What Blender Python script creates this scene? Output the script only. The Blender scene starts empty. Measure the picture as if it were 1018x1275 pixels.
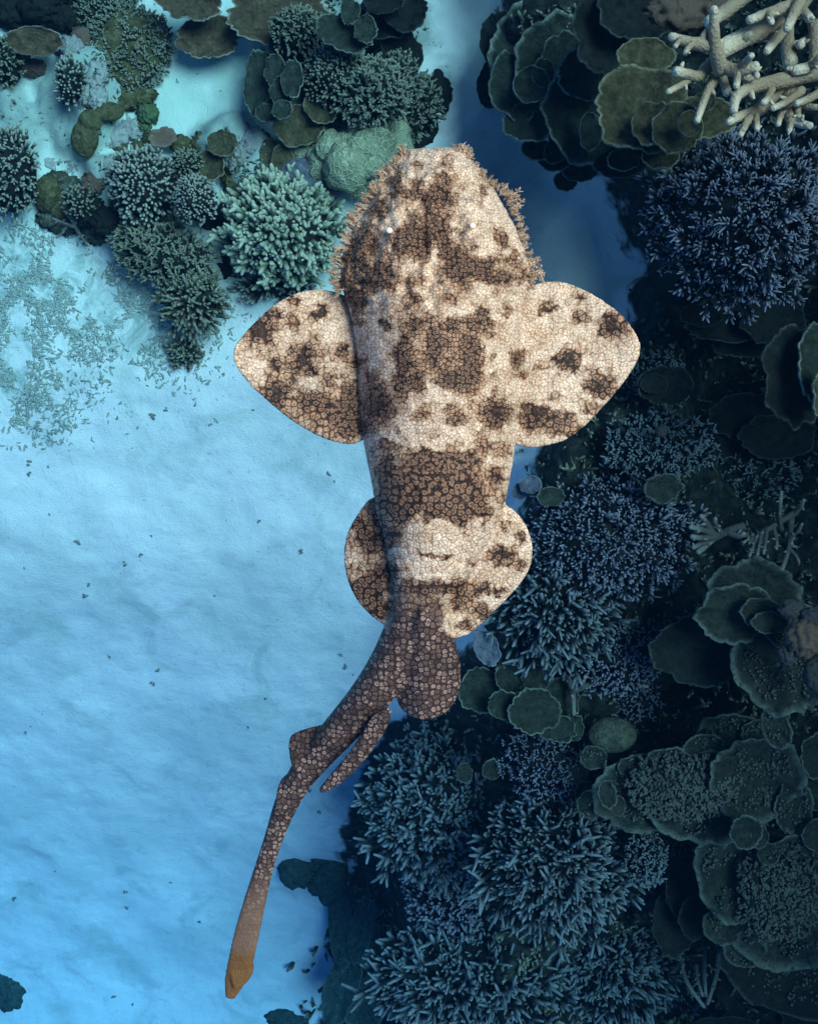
import bpy, math, random
import numpy as np
from mathutils import Vector, Matrix, Quaternion, noise as mnoise

random.seed(7)
rng = np.random.default_rng(7)
R = math.radians
scene = bpy.context.scene
COL = scene.collection

# ------------------------------------------------------------------ camera
HC = 2.9            # camera height (m); the shark's back is at about z = 1.6, the sand near z = -1.1
FPX = 1300.0        # focal length in photo pixels (photo 1018 x 1275)
CU, CV = 509.0, 637.5
cam_d = bpy.data.cameras.new('camera')
cam_d.sensor_fit = 'VERTICAL'
cam_d.sensor_height = 24.0
cam_d.lens = 24.0 * FPX / 1275.0
cam_d.clip_start = 0.02
cam_d.clip_end = 300.0
cam = bpy.data.objects.new('camera', cam_d)
cam.location = (0, 0, HC)
COL.objects.link(cam)
scene.camera = cam

# ------------------------------------------------------------------ world, sun, exposure
SUN_EL, SUN_AZ = 62.0, 74.0      # elevation, azimuth measured from +y towards +x
world = bpy.data.worlds.new('World')
scene.world = world
world.use_nodes = True
wn = world.node_tree
wn.nodes.clear()
sky = wn.nodes.new('ShaderNodeTexSky')
sky.sky_type = 'NISHITA'
sky.sun_disc = False
sky.sun_elevation = R(SUN_EL)
sky.sun_rotation = R(SUN_AZ)
bg = wn.nodes.new('ShaderNodeBackground')
bg.inputs['Strength'].default_value = 0.07
wo = wn.nodes.new('ShaderNodeOutputWorld')
wn.links.new(sky.outputs['Color'], bg.inputs['Color'])
wn.links.new(bg.outputs['Background'], wo.inputs['Surface'])

sun_d = bpy.data.lights.new('sun', 'SUN')
sun_d.energy = 4.6
sun_d.angle = R(34)              # the rippled surface spreads the sun's disc
sun_d.color = (1.0, 0.86, 0.68)
sun = bpy.data.objects.new('sun', sun_d)
COL.objects.link(sun)
sd = Vector((math.sin(R(SUN_AZ)) * math.cos(R(SUN_EL)), math.cos(R(SUN_AZ)) * math.cos(R(SUN_EL)), math.sin(R(SUN_EL))))
sun.rotation_euler = sd.to_track_quat('Z', 'Y').to_euler()
sun.location = sd * 20

vs = scene.view_settings
vs.view_transform = 'Standard'
vs.look = 'None'
vs.exposure = 0.60
vs.gamma = 1.0
vs.use_curve_mapping = False
scene.cycles.use_denoising = True
scene.cycles.max_bounces = 6
scene.cycles.diffuse_bounces = 3
scene.cycles.glossy_bounces = 2
scene.cycles.volume_bounces = 1
scene.cycles.transparent_max_bounces = 8

# ------------------------------------------------------------------ helpers
def W(u, v, z):
    """photo pixel + height -> world point"""
    s = (HC - z) / FPX
    return Vector(((u - CU) * s, (CV - v) * s, z))

def px(z):
    return (HC - z) / FPX

def sstep(a, b, x):
    t = np.clip((np.asarray(x, float) - a) / (b - a), 0, 1)
    return t * t * (3 - 2 * t)

_tab = rng.random((256, 256))
def vnoise(x, y):
    x = np.asarray(x, float); y = np.asarray(y, float)
    xi = np.floor(x).astype(int); yi = np.floor(y).astype(int)
    fx = x - xi; fy = y - yi
    fx = fx * fx * (3 - 2 * fx); fy = fy * fy * (3 - 2 * fy)
    a = _tab[xi % 256, yi % 256]; b = _tab[(xi + 1) % 256, yi % 256]
    c = _tab[xi % 256, (yi + 1) % 256]; d = _tab[(xi + 1) % 256, (yi + 1) % 256]
    return (a * (1 - fx) + b * fx) * (1 - fy) + (c * (1 - fx) + d * fx) * fy

def fbm(x, y, o=4):
    s = 0; a = .5; n = 0
    for k in range(o):
        s = s + a * vnoise(x * 2 ** k + 17.3 * k, y * 2 ** k + 5.1 * k); n += a; a *= .5
    return s / n

class MB:
    def __init__(self):
        self.v = []; self.f = []; self.t = []
    def add(self, v, f, t):
        o = len(self.v)
        self.v.extend(v); self.t.extend(t)
        self.f.extend(tuple(i + o for i in q) for q in f)
    def tube(self, pts, rad, sides=6, t0=0.0, t1=1.0, ts=None):
        pts = [Vector(p) for p in pts]
        n = len(pts)
        d0 = (pts[1] - pts[0]).normalized()
        a = d0.orthogonal().normalized()
        v = []; t = []; f = []
        for i, p in enumerate(pts):
            d = (pts[min(i + 1, n - 1)] - pts[max(i - 1, 0)]).normalized()
            a = (a - d * a.dot(d))
            a = a.normalized() if a.length > 1e-6 else d.orthogonal().normalized()
            b = d.cross(a)
            for k in range(sides):
                an = 2 * math.pi * k / sides
                v.append(p + (a * math.cos(an) + b * math.sin(an)) * rad[i])
                t.append(ts[i] if ts else t0 + (t1 - t0) * i / (n - 1))
        dl = (pts[-1] - pts[-2]).normalized()
        tip = len(v)
        v.append(pts[-1] + dl * rad[-1] * .7); t.append(ts[-1] if ts else t1)
        for i in range(n - 1):
            for k in range(sides):
                k2 = (k + 1) % sides
                f.append((i * sides + k, i * sides + k2, (i + 1) * sides + k2, (i + 1) * sides + k))
        for k in range(sides):
            f.append(((n - 1) * sides + k, (n - 1) * sides + (k + 1) % sides, tip))
        f.append(tuple(reversed(range(sides))))
        self.add([tuple(q) for q in v], f, t)
    def mesh(self, name, mat, smooth=True):
        m = bpy.data.meshes.new(name)
        m.from_pydata([tuple(q) for q in self.v], [], self.f)
        at = m.attributes.new('t', 'FLOAT', 'POINT')
        at.data.foreach_set('value', np.asarray(self.t, np.float32))
        if smooth:
            m.polygons.foreach_set('use_smooth', [True] * len(m.polygons))
        m.materials.append(mat)
        return m

def raw_mesh(m):
    nv, nl, npol = len(m.vertices), len(m.loops), len(m.polygons)
    co = np.empty(nv * 3, np.float32); m.vertices.foreach_get('co', co)
    li = np.empty(nl, np.int32); m.loops.foreach_get('vertex_index', li)
    ls = np.empty(npol, np.int32); m.polygons.foreach_get('loop_start', ls)
    t = np.empty(nv, np.float32); m.attributes['t'].data.foreach_get('value', t)
    return co.reshape(-1, 3), li, ls, t

def merged(name, mat, inst):
    """one mesh from many placed copies: inst = [(raw_mesh, 3x3 matrix, offset)]"""
    V = []; LI = []; LS = []; T = []; nv = nl = 0
    for (co, li, ls, t), F, p in inst:
        V.append(co @ np.array(F, np.float32).T + np.array(p, np.float32)); LI.append(li + nv); LS.append(ls + nl); T.append(t)
        nv += len(co); nl += len(li)
    m = bpy.data.meshes.new(name)
    V = np.concatenate(V); LI = np.concatenate(LI); LS = np.concatenate(LS); T = np.concatenate(T)
    m.vertices.add(len(V)); m.vertices.foreach_set('co', V.ravel().astype(np.float32))
    m.loops.add(len(LI)); m.loops.foreach_set('vertex_index', LI.astype(np.int32))
    m.polygons.add(len(LS)); m.polygons.foreach_set('loop_start', LS.astype(np.int32))
    m.polygons.foreach_set('use_smooth', np.ones(len(LS), bool))
    m.update(calc_edges=True)
    at = m.attributes.new('t', 'FLOAT', 'POINT'); at.data.foreach_set('value', T)
    m.materials.append(mat)
    return m

def link(name, data, parent=None):
    o = bpy.data.objects.new(name, data)
    COL.objects.link(o)
    if parent is not None:
        o.parent = parent
    return o

def thing(name, label, cat, loc, group=None):
    o = bpy.data.objects.new(name, None)
    o.empty_display_size = 0.05
    COL.objects.link(o)
    o.location = loc
    o['label'] = label; o['category'] = cat
    if group: o['group'] = group
    return o

# ------------------------------------------------------------------ materials
def nodes(name):
    m = bpy.data.materials.new(name)
    m.use_nodes = True
    nt = m.node_tree
    nt.nodes.clear()
    out = nt.nodes.new('ShaderNodeOutputMaterial')
    bs = nt.nodes.new('ShaderNodeBsdfPrincipled')
    nt.links.new(bs.outputs['BSDF'], out.inputs['Surface'])
    bs.inputs['Roughness'].default_value = 0.85
    bs.inputs['Specular IOR Level'].default_value = 0.12
    return m, nt, bs

def N(nt, typ, **kw):
    n = nt.nodes.new(typ)
    for k, v in kw.items():
        if k.startswith('i_'):
            n.inputs[k[2:].replace('_', ' ')].default_value = v
        else:
            setattr(n, k, v)
    return n

def mixc(nt, fac, a, b, mode='MIX'):
    n = nt.nodes.new('ShaderNodeMix'); n.data_type = 'RGBA'; n.blend_type = mode
    for sock, val in ((n.inputs['Factor'], fac), (n.inputs['A'], a), (n.inputs['B'], b)):
        if isinstance(val, bpy.types.NodeSocket):
            nt.links.new(val, sock)
        elif isinstance(val, (int, float)):
            sock.default_value = val
        else:
            sock.default_value = (*val, 1.0)
    return n.outputs['Result']

def ramp(nt, fac, stops):
    n = nt.nodes.new('ShaderNodeMapRange')
    n.interpolation_type = 'SMOOTHSTEP'
    n.inputs['From Min'].default_value = stops[0]; n.inputs['From Max'].default_value = stops[1]
    n.inputs['To Min'].default_value = stops[2] if len(stops) > 2 else 0
    n.inputs['To Max'].default_value = stops[3] if len(stops) > 3 else 1
    nt.links.new(fac, n.inputs['Value'])
    return n.outputs['Result']

def math_(nt, op, a, b=None):
    n = nt.nodes.new('ShaderNodeMath'); n.operation = op
    for i, val in enumerate((a, b)):
        if val is None: continue
        if isinstance(val, bpy.types.NodeSocket): nt.links.new(val, n.inputs[i])
        else: n.inputs[i].default_value = val
    return n.outputs[0]

def coral_mat(name, base, tip, t0=0.55, t1=1.0, grain=120.0, bump=0.5, patch=0.35, cells=None, bands=None, rimvar=0.5):
    """base colour, paler growing edge or tip (attribute t), polyp grain, grazed and algae patches"""
    m, nt, bs = nodes(name)
    L = nt.links.new
    tc = N(nt, 'ShaderNodeNewGeometry').outputs['Position']
    at = N(nt, 'ShaderNodeAttribute', attribute_name='t').outputs['Fac']
    n1 = N(nt, 'ShaderNodeTexNoise', i_Scale=grain, i_Detail=3.0); L(tc, n1.inputs['Vector'])
    n2 = N(nt, 'ShaderNodeTexNoise', i_Scale=9.0, i_Detail=4.0); L(tc, n2.inputs['Vector'])
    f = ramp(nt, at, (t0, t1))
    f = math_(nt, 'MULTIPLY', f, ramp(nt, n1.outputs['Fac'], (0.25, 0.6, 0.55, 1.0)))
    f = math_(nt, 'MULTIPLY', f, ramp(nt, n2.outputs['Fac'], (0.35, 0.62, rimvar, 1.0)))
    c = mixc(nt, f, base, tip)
    dark = tuple(x * 0.45 for x in base)
    c = mixc(nt, math_(nt, 'MULTIPLY', ramp(nt, n2.outputs['Fac'], (0.48, 0.66)), patch), c, dark)
    c = mixc(nt, math_(nt, 'MULTIPLY', ramp(nt, n1.outputs['Fac'], (0.5, 0.75)), 0.35), c, tuple(min(1, x * 1.9) for x in base))
    h = n1.outputs['Fac']
    if bands:
        ph = math_(nt, 'ADD', math_(nt, 'MULTIPLY', at, bands), math_(nt, 'MULTIPLY', n2.outputs['Fac'], 22.0))
        wv = math_(nt, 'SINE', ph)
        c = mixc(nt, ramp(nt, wv, (0.0, 1.0, 0.0, 0.22)), c, tuple(x * 0.55 for x in base))
        h = math_(nt, 'ADD', h, math_(nt, 'MULTIPLY', wv, .12))
        n3 = N(nt, 'ShaderNodeTexNoise', i_Scale=38.0, i_Detail=5.0, i_Roughness=.7); L(tc, n3.inputs['Vector'])
        h = math_(nt, 'ADD', h, math_(nt, 'MULTIPLY', n3.outputs['Fac'], 2.2))
        c = mixc(nt, ramp(nt, n3.outputs['Fac'], (.52, .66, 0, .7)), c, tuple(min(1, x * 1.8) for x in base))
        c = mixc(nt, ramp(nt, n3.outputs['Fac'], (.48, .36, 0, .75)), c, tuple(x * .4 for x in base))
    if cells:
        vo = N(nt, 'ShaderNodeTexVoronoi', feature='DISTANCE_TO_EDGE', i_Scale=cells); L(tc, vo.inputs['Vector'])
        e = ramp(nt, vo.outputs['Distance'], (0.0, 0.16))
        c = mixc(nt, math_(nt, 'ADD', math_(nt, 'MULTIPLY', e, 0.6), 0.4), tip, c)
        h = math_(nt, 'ADD', math_(nt, 'MULTIPLY', e, -0.8), h)
    L(c, bs.inputs['Base Color'])
    b = N(nt, 'ShaderNodeBump', i_Strength=bump, i_Distance=0.009 if bands else 0.006)
    L(h, b.inputs['Height']); L(b.outputs['Normal'], bs.inputs['Normal'])
    return m

M = {}
M['teal']    = coral_mat('digitate_teal', (0.050, 0.066, 0.052), (0.52, 0.52, 0.42), 0.45, 1.0)
M['palegreen'] = coral_mat('digitate_pale_green', (0.075, 0.12, 0.075), (0.62, 0.64, 0.46), 0.35, 1.0)
M['dkteal']  = coral_mat('digitate_dark', (0.046, 0.054, 0.036), (0.33, 0.34, 0.24), 0.5, 1.0)
M['greygreen'] = coral_mat('digitate_grey_green', (0.06, 0.075, 0.055), (0.33, 0.34, 0.25), 0.45, 1.0)
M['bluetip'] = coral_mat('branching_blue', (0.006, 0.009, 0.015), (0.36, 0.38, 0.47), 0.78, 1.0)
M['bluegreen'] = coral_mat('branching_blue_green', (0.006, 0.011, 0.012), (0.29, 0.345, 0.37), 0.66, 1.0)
M['stag']    = coral_mat('staghorn_tan', (0.30, 0.225, 0.15), (0.70, 0.60, 0.46), 0.55, 1.0, grain=150, bump=1.0)
M['staggrey'] = coral_mat('staghorn_grey', (0.085, 0.085, 0.075), (0.34, 0.34, 0.31), 0.45, 1.0, grain=160, bump=0.7)
M['plategreen'] = coral_mat('plate_green', (0.028, 0.037, 0.027), (0.31, 0.36, 0.28), 0.90, 1.0, grain=90, bump=0.55, bands=26.0)
M['plateolive'] = coral_mat('plate_olive', (0.070, 0.062, 0.032), (0.38, 0.36, 0.24), 0.90, 1.0, grain=90, bump=0.55, bands=26.0)
M['platedark'] = coral_mat('plate_dark', (0.012, 0.015, 0.013), (0.09, 0.11, 0.10), 0.92, 1.0, grain=90, bump=0.5, bands=26.0)
M['plategrey'] = coral_mat('plate_grey', (0.027, 0.034, 0.027), (0.19, 0.225, 0.19), 0.82, 1.0, grain=110, bump=0.7, bands=26.0)
M['platebrown'] = coral_mat('plate_brown', (0.085, 0.062, 0.035), (0.55, 0.52, 0.42), 0.93, 1.0, grain=90, bump=0.5, bands=26.0)
M['plateblue'] = coral_mat('plate_blue', (0.12, 0.13, 0.16), (0.36, 0.36, 0.38), 0.90, 1.0, grain=90, bump=0.4, bands=26.0)
M['lobe']    = coral_mat('lobe_green', (0.25, 0.28, 0.165), (0.50, 0.52, 0.36), 2.0, 3.0, grain=70, bump=0.8, cells=52, patch=.8)
M['olive']   = coral_mat('mound_olive', (0.10, 0.095, 0.042), (0.22, 0.20, 0.10), 0.3, 0.7, grain=60, bump=1.0, patch=.8, bands=9.0)
M['brown']   = coral_mat('mound_brown', (0.13, 0.085, 0.06), (0.24, 0.17, 0.12), 0.5, 1.0, grain=140, bump=0.5)
M['green']   = coral_mat('mound_bright_green', (0.085, 0.135, 0.06), (0.2, 0.28, 0.14), 0.3, .8, grain=60, bump=1.0, bands=9.0)
M['dome']    = coral_mat('dome_green', (0.075, 0.085, 0.058), (0.20, 0.22, 0.16), 0.3, 0.6, grain=90, bump=1.0, patch=.7, bands=9.0)
M['bluesponge'] = coral_mat('sponge_blue', (0.055, 0.052, 0.05), (0.15, 0.14, 0.13), 0.5, 1.0, grain=120)
M['rock']    = coral_mat('reef_rock', (0.012, 0.014, 0.012), (0.022, 0.023, 0.02), 0.5, 1.0, grain=60, bump=0.9)
M['rubblerock'] = coral_mat('pale_rock', (0.30, 0.31, 0.28), (0.45, 0.45, 0.4), 0.5, 1.0, grain=70, bump=0.9)
M['nodule']  = coral_mat('nodule_green', (0.028, 0.034, 0.027), (0.15, 0.17, 0.14), 0.5, 1.0, grain=200, bump=0.5)
M['rubble']  = coral_mat('rubble_grey', (0.30, 0.36, 0.31), (0.46, 0.50, 0.45), 0.3, 1.0, grain=200)
M['fragment'] = coral_mat('fragment_dark', (0.16, 0.18, 0.16), (0.28, 0.29, 0.26), 0.3, 1.0, grain=200)
M['frond']   = coral_mat('frond_dark', (0.045, 0.080, 0.070), (0.17, 0.24, 0.21), 0.9, 1.0, grain=70, bump=.9, bands=14.0)

# ------------------------------------------------------------------ seabed
UB = np.array([[-200, 575], [0, 590], [100, 605], [240, 690], [350, 790], [430, 745], [560, 655], [700, 610], [800, 590],
               [900, 505], [1000, 450], [1120, 405], [1275, 385], [1700, 330]], float)

def gauss(u, v, cu, cv, ru, rv):
    return np.exp(-((u - cu) / ru) ** 2 - ((v - cv) / rv) ** 2)

def masks(x, y):
    s = (HC + 1.1) / FPX
    u = CU + np.asarray(x) / s; v = CV - np.asarray(y) / s
    wob = (fbm(u / 60, v / 60) - .5) * 70
    ub = np.interp(v, UB[:, 0], UB[:, 1])
    reef = sstep(-25, 45, u - ub + wob)
    low = sstep(780, 950, v)
    rh = reef * (1 - low) + low * sstep(0, 330, u - ub + wob)
    gap = np.maximum.reduce([gauss(u, v, 560, 60, 60, 130), gauss(u, v, 640, 240, 90, 90), gauss(u, v, 730, 330, 90, 80), gauss(u, v, 560, -150, 80, 150)])
    # patch reef of the upper left
    pl = np.maximum.reduce([gauss(u, v, 430, 100, 130, 110), gauss(u, v, 190, 270, 90, 70), gauss(u, v, 20, 200, 70, 90), gauss(u, v, 90, 10, 170, 45),
                            gauss(u, v, 240, 360, 45, 60), gauss(u, v, 300, -100, 500, 90), gauss(u, v, 370, 250, 90, 60), .8 * gauss(u, v, 130, 150, 80, 90), .8 * gauss(u, v, 300, 215, 60, 50)])
    pl = sstep(0.35, 0.75, pl + (fbm(u / 35 + 9, v / 35) - .5) * .5)
    return u, v, reef, gap, pl, rh

def ground(x, y):
    u, v, reef, gap, pl, rh = masks(x, y)
    vc = np.clip(v, -900, 2300); uc = np.clip(u, -1500, 3000)
    z = -0.83 - 0.19 * vc / 1275 - 2.2 * sstep(420, 1650, vc) * (1 - .6 * sstep(450, 650, uc)) - 0.05 * sstep(0, 700, 600 - uc) + (fbm(u / 140, v / 140, 3) - .5) * 0.10 + (fbm(u / 22 + 3, v / 16, 3) - .5) * 0.012
    z = z + rh * (0.36 + (fbm(u / 45, v / 45, 4) - .5) * 0.35)
    z = z + pl * (0.07 + (fbm(u / 30, v / 30, 3) - .5) * 0.10)
    z = z - gap * 0.17 * (1 - reef)
    z = z - reef * 0.85 * np.maximum(gauss(u, v, 950, 500, 110, 110), gauss(u, v, 855, 865, 50, 55))
    z = z - reef * 0.45 * gauss(u, v, 850, 1260, 120, 60)
    # unseen reef wall added on the right, out of view, to shade the reef
    rise = sstep(1040, 1420, u)
    z = z + rise * (3.4 + (fbm(u / 90, v / 90, 4) - .5) * .9)
    return z

def G(u, v):
    z = -1.0
    for _ in range(4):
        p = W(u, v, z)
        z = float(ground(p.x, p.y))
    return z

def Gv(u, v):
    z = np.full(len(u), -1.0)
    for _ in range(4):
        s_ = (HC - z) / FPX
        z = ground((u - CU) * s_, (CV - v) * s_)
    return z

def build_seabed():
    def axis(core, step, far):
        a = np.arange(-core, core + step, step)
        b = core + np.cumsum(step * 1.35 ** np.arange(1, 26)); b = b[b < far]
        return np.concatenate([-b[::-1], a, b])
    xs = axis(2.9, 0.0145, 60); ys = axis(2.9, 0.0145, 60)
    X, Y = np.meshgrid(xs, ys)
    Z = ground(X, Y)
    u, v, reef, gap, pl, rh = masks(X, Y)
    ny, nx = X.shape
    co = np.stack([X.ravel(), Y.ravel(), Z.ravel()], 1)
    idx = np.arange(nx * ny).reshape(ny, nx)
    f = np.stack([idx[:-1, :-1], idx[:-1, 1:], idx[1:, 1:], idx[1:, :-1]], -1).reshape(-1, 4)
    m = bpy.data.meshes.new('seabed')
    m.vertices.add(len(co)); m.vertices.foreach_set('co', co.ravel().astype(np.float32))
    m.loops.add(f.size); m.loops.foreach_set('vertex_index', f.ravel().astype(np.int32))
    m.polygons.add(len(f)); m.polygons.foreach_set('loop_start', np.arange(0, f.size, 4, dtype=np.int32))
    m.polygons.foreach_set('use_smooth', np.ones(len(f), bool))
    m.update(calc_edges=True)
    silt_shade = np.clip(gap * .30 + 0.9 * sstep(0.1, 0.6, pl), 0, 1)  # silt on the patch reef; channel sand darkened to stand for shade
    rub = np.maximum.reduce([gauss(u, v, 60, 370, 130, 90), gauss(u, v, 180, 400, 90, 60), gauss(u, v, 20, 470, 80, 50), 0.55 * gauss(u, v, 400, 1000, 70, 90), 0.5 * gauss(u, v, 395, 1130, 40, 130)])
    tint = sstep(620, 150, v + (fbm(u / 90 + 4, v / 90) - .5) * 260) * sstep(620, 420, u)
    for nm, arr in (('tint', tint), ('rock', np.maximum(reef, 0.0)), ('silt_shade', silt_shade), ('rub', rub)):
        at = m.attributes.new(nm, 'FLOAT', 'POINT'); at.data.foreach_set('value', arr.ravel().astype(np.float32))
    mat, nt, bs = nodes('seabed_sand')
    L = nt.links.new
    P = N(nt, 'ShaderNodeNewGeometry').outputs['Position']
    def noise(sc, det=4.0, rough=0.55, dist=0.0):
        n = N(nt, 'ShaderNodeTexNoise', i_Scale=sc, i_Detail=det, i_Roughness=rough, i_Distortion=dist); L(P, n.inputs['Vector']); return n.outputs['Fac']
    A = lambda s: N(nt, 'ShaderNodeAttribute', attribute_name=s).outputs['Fac']
    c = mixc(nt, ramp(nt, noise(2.2, 5), (0.35, 0.7)), (0.82, 0.81, 0.79), (0.66, 0.69, 0.67))
    # soft patches of algal film and the finer, darker silt
    c = mixc(nt, math_(nt, 'MULTIPLY', ramp(nt, noise(3.6, 6, 0.62, 0.9), (0.50, 0.68)), 0.5), c, (0.42, 0.50, 0.47))
    # detritus and algal film collected in the hollows between ripples
    c = mixc(nt, math_(nt, 'MULTIPLY', ramp(nt, noise(16, 6, 0.7, 0.6), (0.56, 0.72)), 0.35), c, (0.33, 0.40, 0.36))
    c = mixc(nt, math_(nt, 'MULTIPLY', ramp(nt, noise(75, 2), (0.66, 0.76)), 0.55), c, (0.16, 0.19, 0.17))
    # greener tint on the sand towards the upper left
    c = mixc(nt, math_(nt, 'MULTIPLY', A('tint'), ramp(nt, noise(4.5, 6, .65, .5), (.3, .6, .35, .85))), c, (0.50, 0.68, 0.55))
    rb = math_(nt, 'MULTIPLY', A('rub'), ramp(nt, noise(11, 7, 0.75, 1.2), (0.42, 0.62)))
    c = mixc(nt, math_(nt, 'MULTIPLY', rb, 0.9), c, (0.24, 0.36, 0.31))
    c = mixc(nt, math_(nt, 'MULTIPLY', A('silt_shade'), ramp(nt, noise(7, 6, 0.7, 0.8), (0.25, 0.62, 0.55, 0.95))), c, (0.26, 0.34, 0.29))
    rk = mixc(nt, ramp(nt, noise(20, 6, 0.7), (0.4, 0.7)), (0.010, 0.014, 0.012), (0.045, 0.055, 0.046))
    rk = mixc(nt, math_(nt, 'MULTIPLY', ramp(nt, noise(60, 3), (0.6, 0.75)), 0.5), rk, (0.15, 0.15, 0.14))
    c = mixc(nt, ramp(nt, math_(nt, 'ADD', A('rock'), math_(nt, 'MULTIPLY', math_(nt, 'SUBTRACT', noise(14, 5), 0.5), 0.8)), (0.35, 0.6)), c, rk)
    L(c, bs.inputs['Base Color'])
    b1 = N(nt, 'ShaderNodeBump', i_Strength=0.35, i_Distance=0.022); L(noise(20, 8, 0.7), b1.inputs['Height'])
    b2 = N(nt, 'ShaderNodeBump', i_Strength=0.5, i_Distance=0.006); L(noise(180, 3), b2.inputs['Height']); L(b1.outputs['Normal'], b2.inputs['Normal'])
    L(b2.outputs['Normal'], bs.inputs['Normal'])
    m.materials.append(mat)
    o = link('seabed', m); o['kind'] = 'structure'

build_seabed()

# ------------------------------------------------------------------ coral pieces
def finger_mesh(name, mat, length, r0, r1, nsub, seed, sides=6, bend=0.18, sublen=0.45, rings=5):
    """one coral branch growing up +z, with nsub side branchlets"""
    rr = random.Random(seed)
    mb = MB()
    bx, by = rr.uniform(-bend, bend), rr.uniform(-bend, bend)
    pts = []; rad = []
    for i in range(rings + 1):
        a = i / rings
        pts.append(Vector((bx * a * a * length, by * a * a * length, a * length)))
        rad.append((r0 + (r1 - r0) * a) * rr.uniform(.9, 1.1))
    rad[-1] *= .62
    mb.tube(pts, rad, sides)
    for k in range(nsub):
        a = rr.uniform(.3, .85)
        p = Vector((bx * a * a * length, by * a * a * length, a * length))
        an = rr.uniform(0, 6.283)
        l = length * sublen * rr.uniform(.6, 1.1)
        d = Vector((math.cos(an), math.sin(an), rr.uniform(.4, 1.1))).normalized()
        q = [p, p + d * l * .5 + Vector((0, 0, .03 * l)), p + d * l + Vector((0, 0, .2 * l))]
        w = r0 + (r1 - r0) * a
        mb.tube(q, [w * .85, w * .75, r1 * .5], sides, ts=[a, (a + 1) / 2, 1.0])
    return mb.mesh(name, mat)

_fing = {}
def fingers(mat, length, r0, r1, nsub, **kw):
    key = (mat, round(length, 4), round(r0, 5), round(r1, 5), nsub, tuple(sorted(kw.items())))
    if key not in _fing:
        _fing[key] = [finger_mesh('branch', M[mat], length * s, r0, r1, nsub, i * 13 + 5, **kw) for i, s in enumerate((.75, .9, 1.0, 1.1, 1.25, .6))]
    return _fing[key]

def lump_mesh(name, mat, rx, ry, rz, seed=0, sub=24, rough=0.18, freq=2.2, full=False):
    """a bumpy mound: dome over the ground with a buried skirt"""
    mb = MB()
    rows = sub // 2 + 1
    v = []; t = []; f = []
    off = Vector((seed * 3.7, seed * 1.3, seed * .9))
    ph1 = math.pi * (1.0 if full else 0.62)
    for i in range(rows + 1):
        ph = ph1 * i / rows
        for k in range(sub):
            th = 2 * math.pi * k / sub
            d = Vector((math.sin(ph) * math.cos(th), math.sin(ph) * math.sin(th), math.cos(ph)))
            n = 1 + rough * (mnoise.noise(d * freq + off) + .5 * mnoise.noise(d * freq * 2.7 + off) + .32 * mnoise.noise(d * freq * 6.1 + off))
            v.append((d.x * rx * n, d.y * ry * n, d.z * rz * n)); t.append(max(0.0, d.z) * .5 + (n - 1))
    for i in range(rows):
        for k in range(sub):
            k2 = (k + 1) % sub
            f.append((i * sub + k, (i + 1) * sub + k, (i + 1) * sub + k2, i * sub + k2))
    mb.add(v, f, t)
    return mb.mesh(name, mat)

def dirframe(d, spin):
    q = Vector((0, 0, 1)).rotation_difference(d)
    return q.to_matrix() @ Matrix.Rotation(spin, 3, 'Z')

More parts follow.
